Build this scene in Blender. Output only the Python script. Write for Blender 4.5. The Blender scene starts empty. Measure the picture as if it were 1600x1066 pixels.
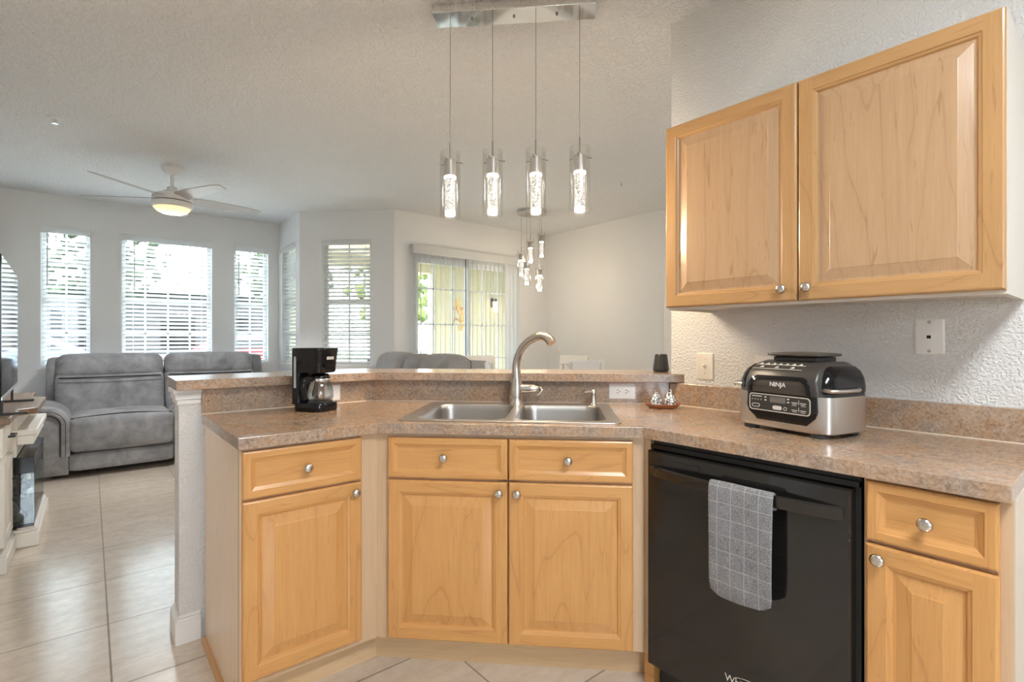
import bpy, bmesh, math, random
from math import pi, sin, cos, radians as R
from mathutils import Vector, Matrix
from mathutils.geometry import tessellate_polygon

SC = bpy.context.scene
COL = SC.collection

# ------------------------------------------------------------------ camera, sky, sun, exposure
cam_data = bpy.data.cameras.new('camera')
cam_data.sensor_width = 36.0
cam_data.lens = 18.0
cam_data.shift_y = -3.0 / 1600.0
cam_data.clip_start = 0.02
cam = bpy.data.objects.new('camera', cam_data)
COL.objects.link(cam)
cam.location = (0, 0, 1.22)
cam.rotation_euler = (R(90), 0, R(-39.5))
SC.camera = cam

world = bpy.data.worlds.new('sky')
SC.world = world
world.use_nodes = True
wnt = world.node_tree
wnt.nodes.clear()
wo = wnt.nodes.new('ShaderNodeOutputWorld')
wb = wnt.nodes.new('ShaderNodeBackground')
wb.inputs['Color'].default_value = (0.78, 0.89, 1.0, 1)
wb.inputs['Strength'].default_value = 7.0
wnt.links.new(wb.outputs[0], wo.inputs[0])

sun_data = bpy.data.lights.new('sun', 'SUN')
sun_data.energy = 6.0
sun_data.angle = R(1.5)
sun_data.color = (1.0, 0.95, 0.88)
sun = bpy.data.objects.new('sun', sun_data)
COL.objects.link(sun)
sun.rotation_euler = (R(40), 0, R(-75))

SC.view_settings.view_transform = 'Standard'
SC.view_settings.look = 'None'
SC.view_settings.gamma = 1.0
SC.view_settings.use_curve_mapping = False
SC.view_settings.exposure = 1.26
SC.cycles.use_denoising = True
SC.cycles.max_bounces = 10
SC.cycles.diffuse_bounces = 6
SC.cycles.glossy_bounces = 4
SC.cycles.transparent_max_bounces = 24
SC.cycles.caustics_reflective = False
SC.cycles.caustics_refractive = False
SC.cycles.sample_clamp_indirect = 6.0


def lamp(name, kind, loc, energy, color=(1, 1, 1), size=0.1, parent=None, rot=(0, 0, 0), size_y=None):
    d = bpy.data.lights.new(name, kind)
    d.energy = energy
    d.color = color
    if kind == 'AREA':
        d.size = size
        if size_y:
            d.shape = 'RECTANGLE'
            d.size_y = size_y
    else:
        d.shadow_soft_size = size
    o = bpy.data.objects.new(name, d)
    COL.objects.link(o)
    o.location = loc
    o.rotation_euler = rot
    if parent:
        o.parent = parent
    return o


# ------------------------------------------------------------------ mesh builder
class MB:
    def __init__(s):
        s.v = []; s.f = []; s.m = []; s.mi = 0; s.M = None

    def add(s, vs, fs):
        b = len(s.v)
        for v in vs:
            v = Vector(v)
            s.v.append(s.M @ v if s.M else v)
        for f in fs:
            s.f.append([i + b for i in f]); s.m.append(s.mi)
        return s

    def box(s, x0, x1, y0, y1, z0, z1):
        vs = [(x, y, z) for z in (z0, z1) for y in (y0, y1) for x in (x0, x1)]
        return s.add(vs, [(0, 2, 3, 1), (4, 5, 7, 6), (0, 1, 5, 4), (2, 6, 7, 3), (0, 4, 6, 2), (1, 3, 7, 5)])

    def prism(s, poly, z0, z1, holes=()):
        loops = [list(poly)] + [list(h) for h in holes]
        flat = [p for l in loops for p in l]
        n = len(flat)
        tris = tessellate_polygon([[Vector((p[0], p[1], 0)) for p in l] for l in loops])
        vs = [(p[0], p[1], z0) for p in flat] + [(p[0], p[1], z1) for p in flat]
        fs = [tuple(t) for t in tris] + [tuple(i + n for i in t) for t in tris]
        o = 0
        for l in loops:
            k = len(l)
            for i in range(k):
                j = (i + 1) % k
                fs.append((o + i, o + j, o + j + n, o + i + n))
            o += k
        return s.add(vs, fs)

    def loops(s, L, closed=True, cap0=False, cap1=False):
        n = len(L[0]); vs = [p for l in L for p in l]; fs = []
        for a in range(len(L) - 1):
            for i in range(n if closed else n - 1):
                j = (i + 1) % n
                fs.append((a * n + i, a * n + j, (a + 1) * n + j, (a + 1) * n + i))
        if cap0: fs.append(tuple(range(n)))
        if cap1: fs.append(tuple((len(L) - 1) * n + i for i in range(n)))
        return s.add(vs, fs)

    def lathe(s, prof, n=24, cap0=True, cap1=True, c=(0, 0, 0), sx=1, sy=1):
        L = [[(c[0] + r * sx * cos(2 * pi * i / n), c[1] + r * sy * sin(2 * pi * i / n), c[2] + z) for i in range(n)] for r, z in prof]
        return s.loops(L, True, cap0, cap1)

    def tube(s, path, rad, n=10, cap=True, flat=1.0):
        P = [Vector(p) for p in path]
        if not hasattr(rad, '__len__'): rad = [rad] * len(P)
        L = []
        up = Vector((0, 0, 1))
        prev = None
        for i, p in enumerate(P):
            t = (P[min(i + 1, len(P) - 1)] - P[max(i - 1, 0)]).normalized()
            if prev is None:
                a = t.cross(up)
                if a.length < 1e-3: a = t.cross(Vector((1, 0, 0)))
            else:
                a = prev - t * prev.dot(t)
            a.normalize(); prev = a
            b = t.cross(a)
            L.append([p + a * rad[i] * cos(2 * pi * k / n) + b * rad[i] * flat * sin(2 * pi * k / n) for k in range(n)])
        return s.loops(L, True, cap, cap)

    def rbox(s, c, size, r, n=10, puff=(0, 0, 0), fn=None):
        """rounded box with optional puffed faces"""
        hx, hy, hz = [d / 2 for d in size]
        r = min(r, hx, hy, hz)
        vs = []; idx = {}; fs = []
        def vid(p):
            k = tuple(round(q, 6) for q in p)
            if k not in idx:
                idx[k] = len(vs); vs.append(p)
            return idx[k]
        ax = [(0, 1, 2), (1, 2, 0), (2, 0, 1)]
        def g(i):
            t = -1 + 2 * i / n
            return t
        for a, b, cc in ax:
            for sg in (-1, 1):
                for i in range(n):
                    for j in range(n):
                        q = []
                        for di, dj in ((0, 0), (1, 0), (1, 1), (0, 1)):
                            p = [0, 0, 0]
                            p[a] = sg; p[b] = g(i + di); p[cc] = g(j + dj)
                            q.append(vid(tuple(p)))
                        fs.append(tuple(q if sg > 0 else q[::-1]))
        out = []
        h = (hx, hy, hz)
        for p in vs:
            q = []
            for k in range(3):
                # denser sampling near edges
                t = p[k]; t = (abs(t) ** 0.75) * (1 if t >= 0 else -1)
                q.append(t * h[k])
            inner = [max(-(h[k] - r), min(h[k] - r, q[k])) for k in range(3)]
            d = Vector([q[k] - inner[k] for k in range(3)])
            if d.length > 1e-9: d = d.normalized() * r
            o = [inner[k] + d[k] for k in range(3)]
            for k in range(3):
                if puff[k]:
                    k1, k2 = (k + 1) % 3, (k + 2) % 3
                    w = (1 - (o[k1] / h[k1]) ** 2) * (1 - (o[k2] / h[k2]) ** 2)
                    o[k] += puff[k] * w * (o[k] / h[k])
            o = Vector(o)
            if fn: o = fn(o)
            out.append((o[0] + c[0], o[1] + c[1], o[2] + c[2]))
        return s.add(out, fs)

    def build(s, name, mats, parent=None, loc=(0, 0, 0), rz=0, smooth=35, bevel=0, bseg=2, sub=0):
        me = bpy.data.meshes.new(name)
        me.from_pydata([tuple(v) for v in s.v], [], s.f)
        if not isinstance(mats, (list, tuple)): mats = [mats]
        for m in mats: me.materials.append(m)
        me.polygons.foreach_set('material_index', s.m)
        bm = bmesh.new(); bm.from_mesh(me)
        bmesh.ops.remove_doubles(bm, verts=bm.verts, dist=1e-6)
        bmesh.ops.recalc_face_normals(bm, faces=bm.faces)
        bm.to_mesh(me); bm.free()
        me.update()
        if smooth:
            me.shade_smooth()
            me.set_sharp_from_angle(angle=R(smooth))
        o = bpy.data.objects.new(name, me)
        COL.objects.link(o)
        o.location = loc
        o.rotation_euler = (0, 0, rz)
        if parent: o.parent = parent
        if bevel:
            b = o.modifiers.new('bevel', 'BEVEL')
            b.width = bevel; b.segments = bseg; b.limit_method = 'ANGLE'; b.angle_limit = R(50)
            b.harden_normals = False
        if sub:
            u = o.modifiers.new('subdivision', 'SUBSURF'); u.levels = sub; u.render_levels = sub
        return o


def thing(name, label, cat, loc=(0, 0, 0), rz=0, group=None):
    o = bpy.data.objects.new(name, None)
    COL.objects.link(o)
    o.location = loc
    o.rotation_euler = (0, 0, rz)
    o.empty_display_size = 0.05
    return tag(o, label, cat, group)


def tag(o, label, cat, group=None):
    o['label'] = label
    o['category'] = cat
    if group: o['group'] = group
    return o


def struct(o):
    o['kind'] = 'structure'
    return o


def sempty(name, loc=(0, 0, 0), rz=0):
    o = bpy.data.objects.new(name, None)
    COL.objects.link(o)
    o.location = loc
    o.rotation_euler = (0, 0, rz)
    o.empty_display_size = 0.05
    return struct(o)


def copy_tree(o, parent=None, loc=None, rz=None):
    c = o.copy()
    COL.objects.link(c)
    if parent: c.parent = parent
    if loc is not None: c.location = loc
    if rz is not None: c.rotation_euler = (0, 0, rz)
    for ch in list(o.children): copy_tree(ch, c)
    return c


def text(name, body, size, m, parent, mat4, extrude=0.0004, font_shear=0):
    cu = bpy.data.curves.new(name, 'FONT')
    cu.body = body; cu.size = size; cu.extrude = extrude
    cu.align_x = 'CENTER'; cu.align_y = 'CENTER'; cu.shear = font_shear
    tmp = bpy.data.objects.new(name, cu)
    COL.objects.link(tmp)
    dg = bpy.context.evaluated_depsgraph_get()
    me = bpy.data.meshes.new_from_object(tmp.evaluated_get(dg))
    bpy.data.objects.remove(tmp)
    me.materials.clear(); me.materials.append(m)
    o = bpy.data.objects.new(name, me)
    COL.objects.link(o)
    o.parent = parent
    o.matrix_local = mat4
    return o


def rounded_rect(x0, x1, y0, y1, r, n=6):
    pts = []
    for cx, cy, a0 in ((x1 - r, y1 - r, 0), (x0 + r, y1 - r, 90), (x0 + r, y0 + r, 180), (x1 - r, y0 + r, 270)):
        for i in range(n + 1):
            a = R(a0 + 90 * i / n)
            pts.append((cx + r * cos(a), cy + r * sin(a)))
    return pts


# ------------------------------------------------------------------ materials
class NT:
    def __init__(s, name):
        s.m = bpy.data.materials.new(name); s.m.use_nodes = True
        s.t = s.m.node_tree; s.n = s.t.nodes; s.l = s.t.links
        s.b = s.n['Principled BSDF']; s.out = s.n['Material Output']

    def new(s, t, **kw):
        n = s.n.new(t)
        for k, v in kw.items(): setattr(n, k, v)
        return n

    def link(s, a, b): s.l.new(a, b)

    def coords(s, scale=(1, 1, 1), rand=True, gen='Object', rot=(0, 0, 0)):
        tc = s.new('ShaderNodeTexCoord')
        mp = s.new('ShaderNodeMapping')
        mp.inputs['Scale'].default_value = scale
        mp.inputs['Rotation'].default_value = rot
        src = tc.outputs[gen]
        if rand:
            oi = s.new('ShaderNodeObjectInfo')
            ml = s.new('ShaderNodeVectorMath', operation='SCALE')
            ml.inputs[0].default_value = (13.1, 7.7, 5.3)
            s.link(oi.outputs['Random'], ml.inputs['Scale'])
            ad = s.new('ShaderNodeVectorMath', operation='ADD')
            s.link(src, ad.inputs[0]); s.link(ml.outputs[0], ad.inputs[1])
            src = ad.outputs[0]
        s.link(src, mp.inputs['Vector'])
        return mp.outputs[0]

    def noise(s, vec, scale, detail=4, rough=0.55, dist=0.0):
        n = s.new('ShaderNodeTexNoise')
        n.inputs['Scale'].default_value = scale
        n.inputs['Detail'].default_value = detail
        n.inputs['Roughness'].default_value = rough
        n.inputs['Distortion'].default_value = dist
        s.link(vec, n.inputs['Vector'])
        return n.outputs['Fac']

    def ramp(s, fac, stops):
        r = s.new('ShaderNodeValToRGB')
        e = r.color_ramp.elements
        while len(e) > 1: e.remove(e[-1])
        e[0].position = stops[0][0]; e[0].color = (*stops[0][1], 1)
        for p, c in stops[1:]:
            x = e.new(p); x.color = (*c, 1)
        s.link(fac, r.inputs['Fac'])
        return r.outputs['Color']

    def mix(s, a, b, fac, mode='MIX'):
        m = s.new('ShaderNodeMix', data_type='RGBA', blend_type=mode)
        if isinstance(fac, (int, float)): m.inputs['Factor'].default_value = fac
        else: s.link(fac, m.inputs['Factor'])
        for v, k in ((a, 'A'), (b, 'B')):
            i = [q for q in m.inputs if q.name == k and q.type == 'RGBA'][0]
            if isinstance(v, tuple): i.default_value = (*v, 1)
            else: s.link(v, i)
        return [q for q in m.outputs if q.type == 'RGBA'][0]

    def bump(s, h, strength=0.3, dist=0.002):
        b = s.new('ShaderNodeBump')
        b.inputs['Strength'].default_value = strength
        b.inputs['Distance'].default_value = dist
        s.link(h, b.inputs['Height'])
        s.link(b.outputs[0], s.b.inputs['Normal'])

    def set(s, color=None, rough=None, metal=None, **kw):
        if color is not None:
            if isinstance(color, tuple): s.b.inputs['Base Color'].default_value = (*color, 1)
            else: s.link(color, s.b.inputs['Base Color'])
        if rough is not None:
            if isinstance(rough, (int, float)): s.b.inputs['Roughness'].default_value = rough
            else: s.link(rough, s.b.inputs['Roughness'])
        if metal is not None: s.b.inputs['Metallic'].default_value = metal
        for k, v in kw.items(): s.b.inputs[k.replace('_', ' ')].default_value = v
        return s.m


def plain(name, color, rough=0.5, metal=0.0, var=0.06, vscale=8, **kw):
    n = NT(name)
    v = n.coords()
    f = n.noise(v, vscale, 3)
    c = n.ramp(f, [(0.3, tuple(max(0, q * (1 - var)) for q in color)), (0.7, tuple(min(1, q * (1 + var)) for q in color))])
    return n.set(c, rough, metal, **kw)


def emit(name, color, strength):
    n = NT(name)
    n.set((0.8, 0.8, 0.8), 0.4)
    n.b.inputs['Emission Color'].default_value = (*color, 1)
    n.b.inputs['Emission Strength'].default_value = strength
    return n.m


def wall_mat(name, color, bstr=0.35, scale=95, dist=0.0022):
    n = NT(name)
    v = n.coords(rand=False)
    a = n.noise(v, scale, 3, 0.5)
    r = n.new('ShaderNodeValToRGB')
    r.color_ramp.elements[0].position = 0.42; r.color_ramp.elements[1].position = 0.62
    n.link(a, r.inputs['Fac'])
    n.bump(r.outputs['Color'], bstr, dist)
    b = n.noise(v, 1.3, 2)
    c = n.ramp(b, [(0.3, tuple(q * 0.985 for q in color)), (0.7, color)])
    return n.set(c, 0.75)


def wood_mat(name, tones, axis='z', rough=0.33, fleck=0.35):
    n = NT(name)
    sc = {'z': (7, 7, 0.8), 'x': (0.8, 7, 7), 'y': (7, .8, 7)}[axis]
    v = n.coords(sc)
    big = n.noise(v, 0.75, 2, 0.45, 0.5)
    # cathedral figure: bands out of the distorted field
    mm = n.new('ShaderNodeMath', operation='MULTIPLY'); mm.inputs[1].default_value = 9.0
    n.link(big, mm.inputs[0])
    fr = n.new('ShaderNodeMath', operation='FRACT'); n.link(mm.outputs[0], fr.inputs[0])
    band = n.ramp(fr.outputs[0], [(0.0, tones[1]), (0.5, tones[2]), (0.93, tones[1]), (0.975, tones[0]), (1.0, tones[1])])
    fine_v = n.coords(tuple(q * 10 if q > 2 else q * 4 for q in sc))
    fine = n.noise(fine_v, 2.2, 4, 0.6, 0.6)
    base = n.ramp(fine, [(0.25, tuple(q * 0.93 for q in tones[1])), (0.65, tones[2])])
    c = n.mix(base, band, 0.40)
    fl = n.noise(n.coords(tuple(q * 8 if q > 2 else q * 6 for q in sc)), 1.9, 2, 0.5, 0.8)
    flr = n.new('ShaderNodeValToRGB')
    flr.color_ramp.elements[0].position = 0.655; flr.color_ramp.elements[1].position = 0.72
    n.link(fl, flr.inputs['Fac'])
    ml = n.new('ShaderNodeMath', operation='MULTIPLY'); ml.inputs[1].default_value = fleck
    n.link(flr.outputs['Color'], ml.inputs[0])
    c = n.mix(c, tones[0], ml.outputs[0])
    return n.set(c, rough, Coat_Weight=0.25, Coat_Roughness=0.15)


def laminate_mat():
    n = NT('brown stone laminate')
    v = n.coords(rand=False)
    a = n.noise(v, 34, 6, 0.72, 1.4)
    b = n.noise(v, 110, 4, 0.65, 0.5)
    d = n.noise(v, 9, 4, 0.6, 1.0)
    c1 = n.ramp(a, [(0.30, (0.070, 0.041, 0.025)), (0.42, (0.222, 0.138, 0.086)), (0.52, (0.39, 0.265, 0.182)), (0.60, (0.285, 0.218, 0.17)), (0.70, (0.60, 0.495, 0.395))])
    c2 = n.ramp(b, [(0.32, (0.06, 0.04, 0.03)), (0.48, (0.39, 0.248, 0.15)), (0.66, (0.68, 0.57, 0.46))])
    c3 = n.ramp(d, [(0.38, (0.22, 0.185, 0.165)), (0.50, (0.42, 0.30, 0.21)), (0.62, (0.46, 0.245, 0.105))])
    c = n.mix(n.mix(c1, c2, 0.40), c3, 0.30)
    return n.set(c, 0.20, Specular_IOR_Level=1.0)


def tile_mat():
    n = NT('beige floor tile')
    tc = n.new('ShaderNodeTexCoord')
    mp = n.new('ShaderNodeMapping')
    mp.inputs['Location'].default_value = (-0.06, -2.790, 0)
    n.link(tc.outputs['Object'], mp.inputs['Vector'])
    br = n.new('ShaderNodeTexBrick')
    br.offset = 0.0; br.squash = 1.0
    br.inputs['Scale'].default_value = 1.0
    br.inputs['Brick Width'].default_value = 0.517
    br.inputs['Row Height'].default_value = 0.517
    br.inputs['Mortar Size'].default_value = 0.0035
    br.inputs['Mortar Smooth'].default_value = 0.1
    br.inputs['Bias'].default_value = 0.0
    br.inputs['Color1'].default_value = (0.67, 0.575, 0.475, 1)
    br.inputs['Color2'].default_value = (0.71, 0.615, 0.515, 1)
    br.inputs['Mortar'].default_value = (0.27, 0.225, 0.185, 1)
    n.link(mp.outputs[0], br.inputs['Vector'])
    v2 = n.coords((2.0, 7.0, 1), rand=False, rot=(0, 0, R(20)))
    f = n.noise(v2, 2.2, 5, 0.6, 0.8)
    f2 = n.noise(n.coords(rand=False), 22, 4, 0.6)
    va = n.ramp(f, [(0.3, (0.86, 0.84, 0.81)), (0.7, (1.0, 1.0, 1.0))])
    vb = n.ramp(f2, [(0.3, (0.90, 0.88, 0.86)), (0.65, (1.0, 1.0, 1.0))])
    c = n.mix(br.outputs['Color'], va, 1.0, 'MULTIPLY')
    c = n.mix(c, vb, 1.0, 'MULTIPLY')
    iv = n.new('ShaderNodeMath', operation='SUBTRACT'); iv.inputs[0].default_value = 1.0
    n.link(br.outputs['Fac'], iv.inputs[1])
    n.bump(iv.outputs[0], 0.4, 0.002)
    rr_ = n.new('ShaderNodeMapRange'); rr_.inputs['To Min'].default_value = 0.19; rr_.inputs['To Max'].default_value = 0.9
    n.link(br.outputs['Fac'], rr_.inputs['Value'])
    return n.set(c, rr_.outputs[0], Specular_IOR_Level=1.0, Coat_Weight=0.6, Coat_Roughness=0.14)


def brushed(name, color, rough=0.3, axis=(1, 1, 40)):
    n = NT(name)
    v = n.coords(axis)
    f = n.noise(v, 14, 3, 0.6)
    r = n.new('ShaderNodeMapRange')
    r.inputs['To Min'].default_value = rough * 0.9; r.inputs['To Max'].default_value = rough * 1.12
    n.link(f, r.inputs['Value'])
    return n.set(color, r.outputs[0], 1.0)


def fabric_mat(name, c0, c1, scale=5, bscale=420):
    n = NT(name)
    v = n.coords()
    a = n.noise(v, scale, 5, 0.62, 0.4)
    c = n.ramp(a, [(0.32, c0), (0.68, c1)])
    b = n.noise(v, bscale, 2)
    n.bump(b, 0.18, 0.002)
    return n.set(c, 0.88, Sheen_Weight=0.25, Sheen_Roughness=0.5)


def thin_glass(name, tint=(1, 1, 1), gloss=0.12, rough=0.02):
    n = NT(name)
    tr = n.new('ShaderNodeBsdfTransparent'); tr.inputs['Color'].default_value = (*tint, 1)
    gl = n.new('ShaderNodeBsdfGlossy'); gl.inputs['Roughness'].default_value = rough
    lw = n.new('ShaderNodeLayerWeight'); lw.inputs['Blend'].default_value = 0.35
    mr = n.new('ShaderNodeMapRange')
    mr.inputs['To Min'].default_value = gloss * 0.35; mr.inputs['To Max'].default_value = min(1, gloss * 4.5)
    n.link(lw.outputs['Fresnel'], mr.inputs['Value'])
    mx = n.new('ShaderNodeMixShader')
    n.link(mr.outputs[0], mx.inputs[0]); n.link(tr.outputs[0], mx.inputs[1]); n.link(gl.outputs[0], mx.inputs[2])
    n.link(mx.outputs[0], n.out.inputs['Surface'])
    return n.m


M_WALL = wall_mat('warm grey wall paint', (0.775, 0.785, 0.79))
M_WALLK = wall_mat('knockdown kitchen wall', (0.735, 0.725, 0.71), 0.8, 105, 0.003)
M_CEIL = wall_mat('textured ceiling', (0.835, 0.845, 0.855), 1.0, 58, 0.006)
M_TILE = tile_mat()
M_TRIM = plain('white trim paint', (0.80, 0.79, 0.77), 0.35, var=0.015)
M_MAPLE = wood_mat('honey maple', [(0.34, 0.138, 0.038), (0.56, 0.272, 0.086), (0.625, 0.328, 0.112)], 'z')
M_MAPLE_U = wood_mat('pale maple', [(0.27, 0.125, 0.055), (0.425, 0.262, 0.142), (0.47, 0.303, 0.170)], 'z', fleck=0.5)
M_MAPLE_X = wood_mat('honey maple across', [(0.34, 0.138, 0.038), (0.56, 0.272, 0.086), (0.625, 0.328, 0.112)], 'x')
M_MAPLE_UX = wood_mat('amber maple across', [(0.25, 0.105, 0.035), (0.42, 0.228, 0.090), (0.47, 0.272, 0.114)], 'x', fleck=0.4)
M_MAPLE_UF = wood_mat('amber maple', [(0.25, 0.105, 0.035), (0.42, 0.228, 0.090), (0.47, 0.272, 0.114)], 'z', fleck=0.4)
M_PALE = wood_mat('pale maple laminate', [(0.68, 0.49, 0.32), (0.82, 0.61, 0.425), (0.87, 0.67, 0.48)], 'z', fleck=0.15)
M_PALE_F = wood_mat('maple face frame', [(0.44, 0.29, 0.165), (0.56, 0.385, 0.235), (0.61, 0.435, 0.275)], 'z', fleck=0.15)
M_PALE_X = wood_mat('pale maple across', [(0.50, 0.33, 0.18), (0.62, 0.43, 0.245), (0.68, 0.485, 0.29)], 'x', fleck=0.2)
M_BEIGE = plain('beige cabinet carcass', (0.62, 0.54, 0.44), 0.5, var=0.03)
M_QROUND = wood_mat('oak moulding', [(0.34, 0.15, 0.04), (0.50, 0.25, 0.08), (0.58, 0.31, 0.11)], 'y')
M_LAM = laminate_mat()
M_NICKEL = plain('brushed nickel', (0.60, 0.56, 0.51), 0.26, 1.0, var=0.02)
M_STEEL = brushed('brushed steel', (0.60, 0.565, 0.53), 0.30, (1, 1, 12))
M_BOWL = brushed('satin steel bowl', (0.42, 0.40, 0.38), 0.34, (1, 1, 6))
M_CHROME = plain('polished chrome', (0.80, 0.80, 0.80), 0.06, 1.0, var=0.01)
M_BLACK = plain('glossy black enamel', (0.012, 0.011, 0.010), 0.09, var=0.1, Specular_IOR_Level=0.6)
M_BLACKP = plain('black plastic', (0.006, 0.006, 0.007), 0.10, var=0.1, Specular_IOR_Level=0.35)
M_BLACKM = plain('matt black plastic', (0.028, 0.027, 0.026), 0.5, var=0.1)
M_DARKVOID = plain('dark gap', (0.01, 0.01, 0.01), 0.9)
M_WPLAST = plain('ivory wall plate', (0.78, 0.74, 0.67), 0.35, var=0.015)
M_WPLAST2 = plain('white wall plate', (0.80, 0.78, 0.75), 0.35, var=0.015)
M_WHITE = plain('white enamel', (0.80, 0.80, 0.79), 0.35, var=0.01)
M_BLIND = plain('white blind slat', (0.82, 0.82, 0.82), 0.45, var=0.01)
def translucent(m, f, col):
    t = m.node_tree
    b = t.nodes['Principled BSDF']; o = t.nodes['Material Output']
    tr = t.nodes.new('ShaderNodeBsdfTranslucent'); tr.inputs['Color'].default_value = (*col, 1)
    mx = t.nodes.new('ShaderNodeMixShader'); mx.inputs[0].default_value = f
    t.links.new(b.outputs[0], mx.inputs[1]); t.links.new(tr.outputs[0], mx.inputs[2]); t.links.new(mx.outputs[0], o.inputs['Surface'])
translucent(M_BLIND, 0.45, (0.85, 0.87, 0.88))
M_VINYL = plain('white vinyl frame', (0.80, 0.80, 0.79), 0.4, var=0.01)
M_GLASS = thin_glass('window glass', (0.97, 0.99, 0.98), 0.05)
M_LGLASS = thin_glass('clear lamp glass', (0.995, 0.995, 0.99), 0.055)
M_SOFA = fabric_mat('grey suede', (0.145, 0.145, 0.150), (0.30, 0.30, 0.308), 6)
M_SOFA2 = fabric_mat('light grey suede', (0.25, 0.245, 0.24), (0.35, 0.345, 0.34), 5)
M_SEAM = plain('dark seam', (0.03, 0.03, 0.032), 0.9)
M_BRONZE = plain('grey metal', (0.30, 0.28, 0.26), 0.4, 0.9)

# ------------------------------------------------------------------ room shell
CH = 2.70
floor_poly = [(-3.0, -3.0), (5.05, -3.0), (5.05, 5.36), (2.68, 5.36), (1.88, 6.16), (1.88, 7.03), (-0.68, 7.03), (-0.68, 1.6), (-3.0, 1.6)]
struct(MB().prism(floor_poly, -0.12, 0.0).build('floor', M_TILE, smooth=0))
struct(MB().prism(floor_poly, CH, CH + 0.15).build('ceiling', M_CEIL, smooth=0))


def wall(name, p0, p1, th, m, holes=(), z0=0.0, z1=CH):
    """wall whose inner face runs p0->p1, thickness to the left of that direction"""
    d = Vector((p1[0] - p0[0], p1[1] - p0[1])); L = d.length
    ang = math.atan2(d.y, d.x)
    us = sorted({0.0, L} | {h[0] for h in holes} | {h[1] for h in holes})
    mb = MB()
    for a, b in zip(us[:-1], us[1:]):
        zs = [z0]
        cut = [h for h in holes if h[0] <= a + 1e-6 and h[1] >= b - 1e-6]
        spans = [(z0, z1)]
        for h in cut:
            ns = []
            for s0, s1 in spans:
                if h[2] > s0: ns.append((s0, min(h[2], s1)))
                if h[3] < s1: ns.append((max(h[3], s0), s1))
            spans = ns
        for s0, s1 in spans:
            if s1 - s0 > 1e-6: mb.box(a, b, 0, th, s0, s1)
    return struct(mb.build(name, m, None, (p0[0], p0[1], 0), ang, smooth=0))


WZ0, WZ1 = 0.925, 2.365
FAR = 7.03
wall('wall_far', (-0.80, FAR), (2.0, FAR), 0.14, M_WALL,
     [(0.80 - 0.385, 0.80 + 0.005, WZ0, WZ1), (0.80 + 0.268, 0.80 + 1.13, WZ0, WZ1), (0.80 + 1.369, 0.80 + 1.76, WZ0, WZ1)])
wall('wall_bay', (1.88, FAR), (1.88, 6.16), 0.12, M_WALL, [(FAR - 6.86, FAR - 6.31, WZ0, WZ1)])
DG0 = Vector((1.88, 6.16)); DGD = Vector((cos(R(-45)), sin(R(-45))))
du0 = (Vector((2.071, 5.969)) - DG0).length
du1 = (Vector((2.481, 5.559)) - DG0).length
wall('wall_diagonal', DG0, (2.68, 5.36), 0.12, M_WALL, [(du0, du1, WZ0, WZ1)])
wall('wall_patio', (2.68, 5.36), (5.17, 5.36), 0.12, M_WALL, [(2.90 - 2.68, 4.56 - 2.68, 0.0, 2.24)])
wall('wall_dining', (5.05, 5.36), (5.05, -3.0), 0.12, M_WALL)
wall('wall_kitchen', (2.115, 1.385), (2.115, -3.0), 0.115, M_WALLK)
wall('wall_rear', (5.17, -3.0), (-3.0, -3.0), 0.12, M_WALL, [(5.4, 6.4, 0.95, 2.3)])  # opening added out of view to let extra daylight in from behind
wall('wall_hall', (-3.0, -3.12), (-3.0, 1.6), 0.12, M_WALL)
wall('wall_step', (-3.12, 1.6), (-0.68, 1.6), 0.12, M_WALL)
wall('wall_left', (-0.68, 1.72), (-0.68, FAR), 0.12, M_WALL)

# peninsula half wall under the raised bar
LS_Y = 2.41           # splash face, left run
S_SUM = 3.495         # splash face, sink run (x + y)
hw = 0.13
sp = 0.02
hy = LS_Y + sp
hs = S_SUM + sp * 1.4142
hwp = [(0.275, hy), (hs - hy, hy), (2.115, hs - 2.115), (2.26, hs - 2.115), (2.26, hs + hw * 1.4142 - 2.26), (hs + hw * 1.4142 - (hy + hw), hy + hw), (0.275, hy + hw)]
struct(MB().prism(hwp, 0.0, 1.018).build('wall_peninsula', M_WALLK, smooth=0))
capm = MB()
for z0, z1, e in ((0.955, 0.975, 0.008), (0.975, 1.000, 0.014), (1.000, 1.019, 0.022)):
    capm.prism([(0.275 - e, hy - e), (0.352, hy - e), (0.352, hy + hw + e), (0.275 - e, hy + hw + e)], z0, z1)
struct(capm.build('trim_1', M_TRIM, bevel=0.004))
bs = MB()
for z0, z1, e in ((0.0, 0.088, 0.015), (0.088, 0.10, 0.011), (0.10, 0.112, 0.006)):
    bs.prism([(0.275 - e, hy - e), (0.350, hy - e), (0.350, hy), (0.275, hy), (0.275, hy + hw), (2.0, hy + hw), (2.0, hy + hw + e), (0.275 - e, hy + hw + e)], z0, z1)
struct(bs.build('baseboard_peninsula', M_TRIM, bevel=0.002))
# other baseboards
struct(MB().box(-0.68, 1.88, FAR - 0.014, FAR, 0, 0.10).build('baseboard_far', M_TRIM))
struct(MB().box(1.866, 1.88, 6.16, FAR, 0, 0.10).build('baseboard_bay', M_TRIM))
struct(MB().box(-0.68, -0.666, 1.62, FAR, 0, 0.10).build('baseboard_left', M_TRIM))
struct(MB().box(5.036, 5.05, -2.9, 5.35, 0, 0.10).build('baseboard_dining', M_TRIM))
# white door casing on the dining wall, seen beside the kitchen wall end
d1 = sempty('door_1', (5.05, 2.85, 0))
MB().box(-0.03, 0.0, -0.42, 0.42, 0.0, 2.03).build('door_panel', M_WHITE, d1)
cs = MB().box(-0.035, 0, 0.43, 0.53, 0, 2.14).box(-0.035, 0, -0.53, -0.43, 0, 2.14).box(-0.035, 0, -0.43, 0.43, 2.04, 2.14)
cs.build('casing', M_TRIM, d1, bevel=0.004)


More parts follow.
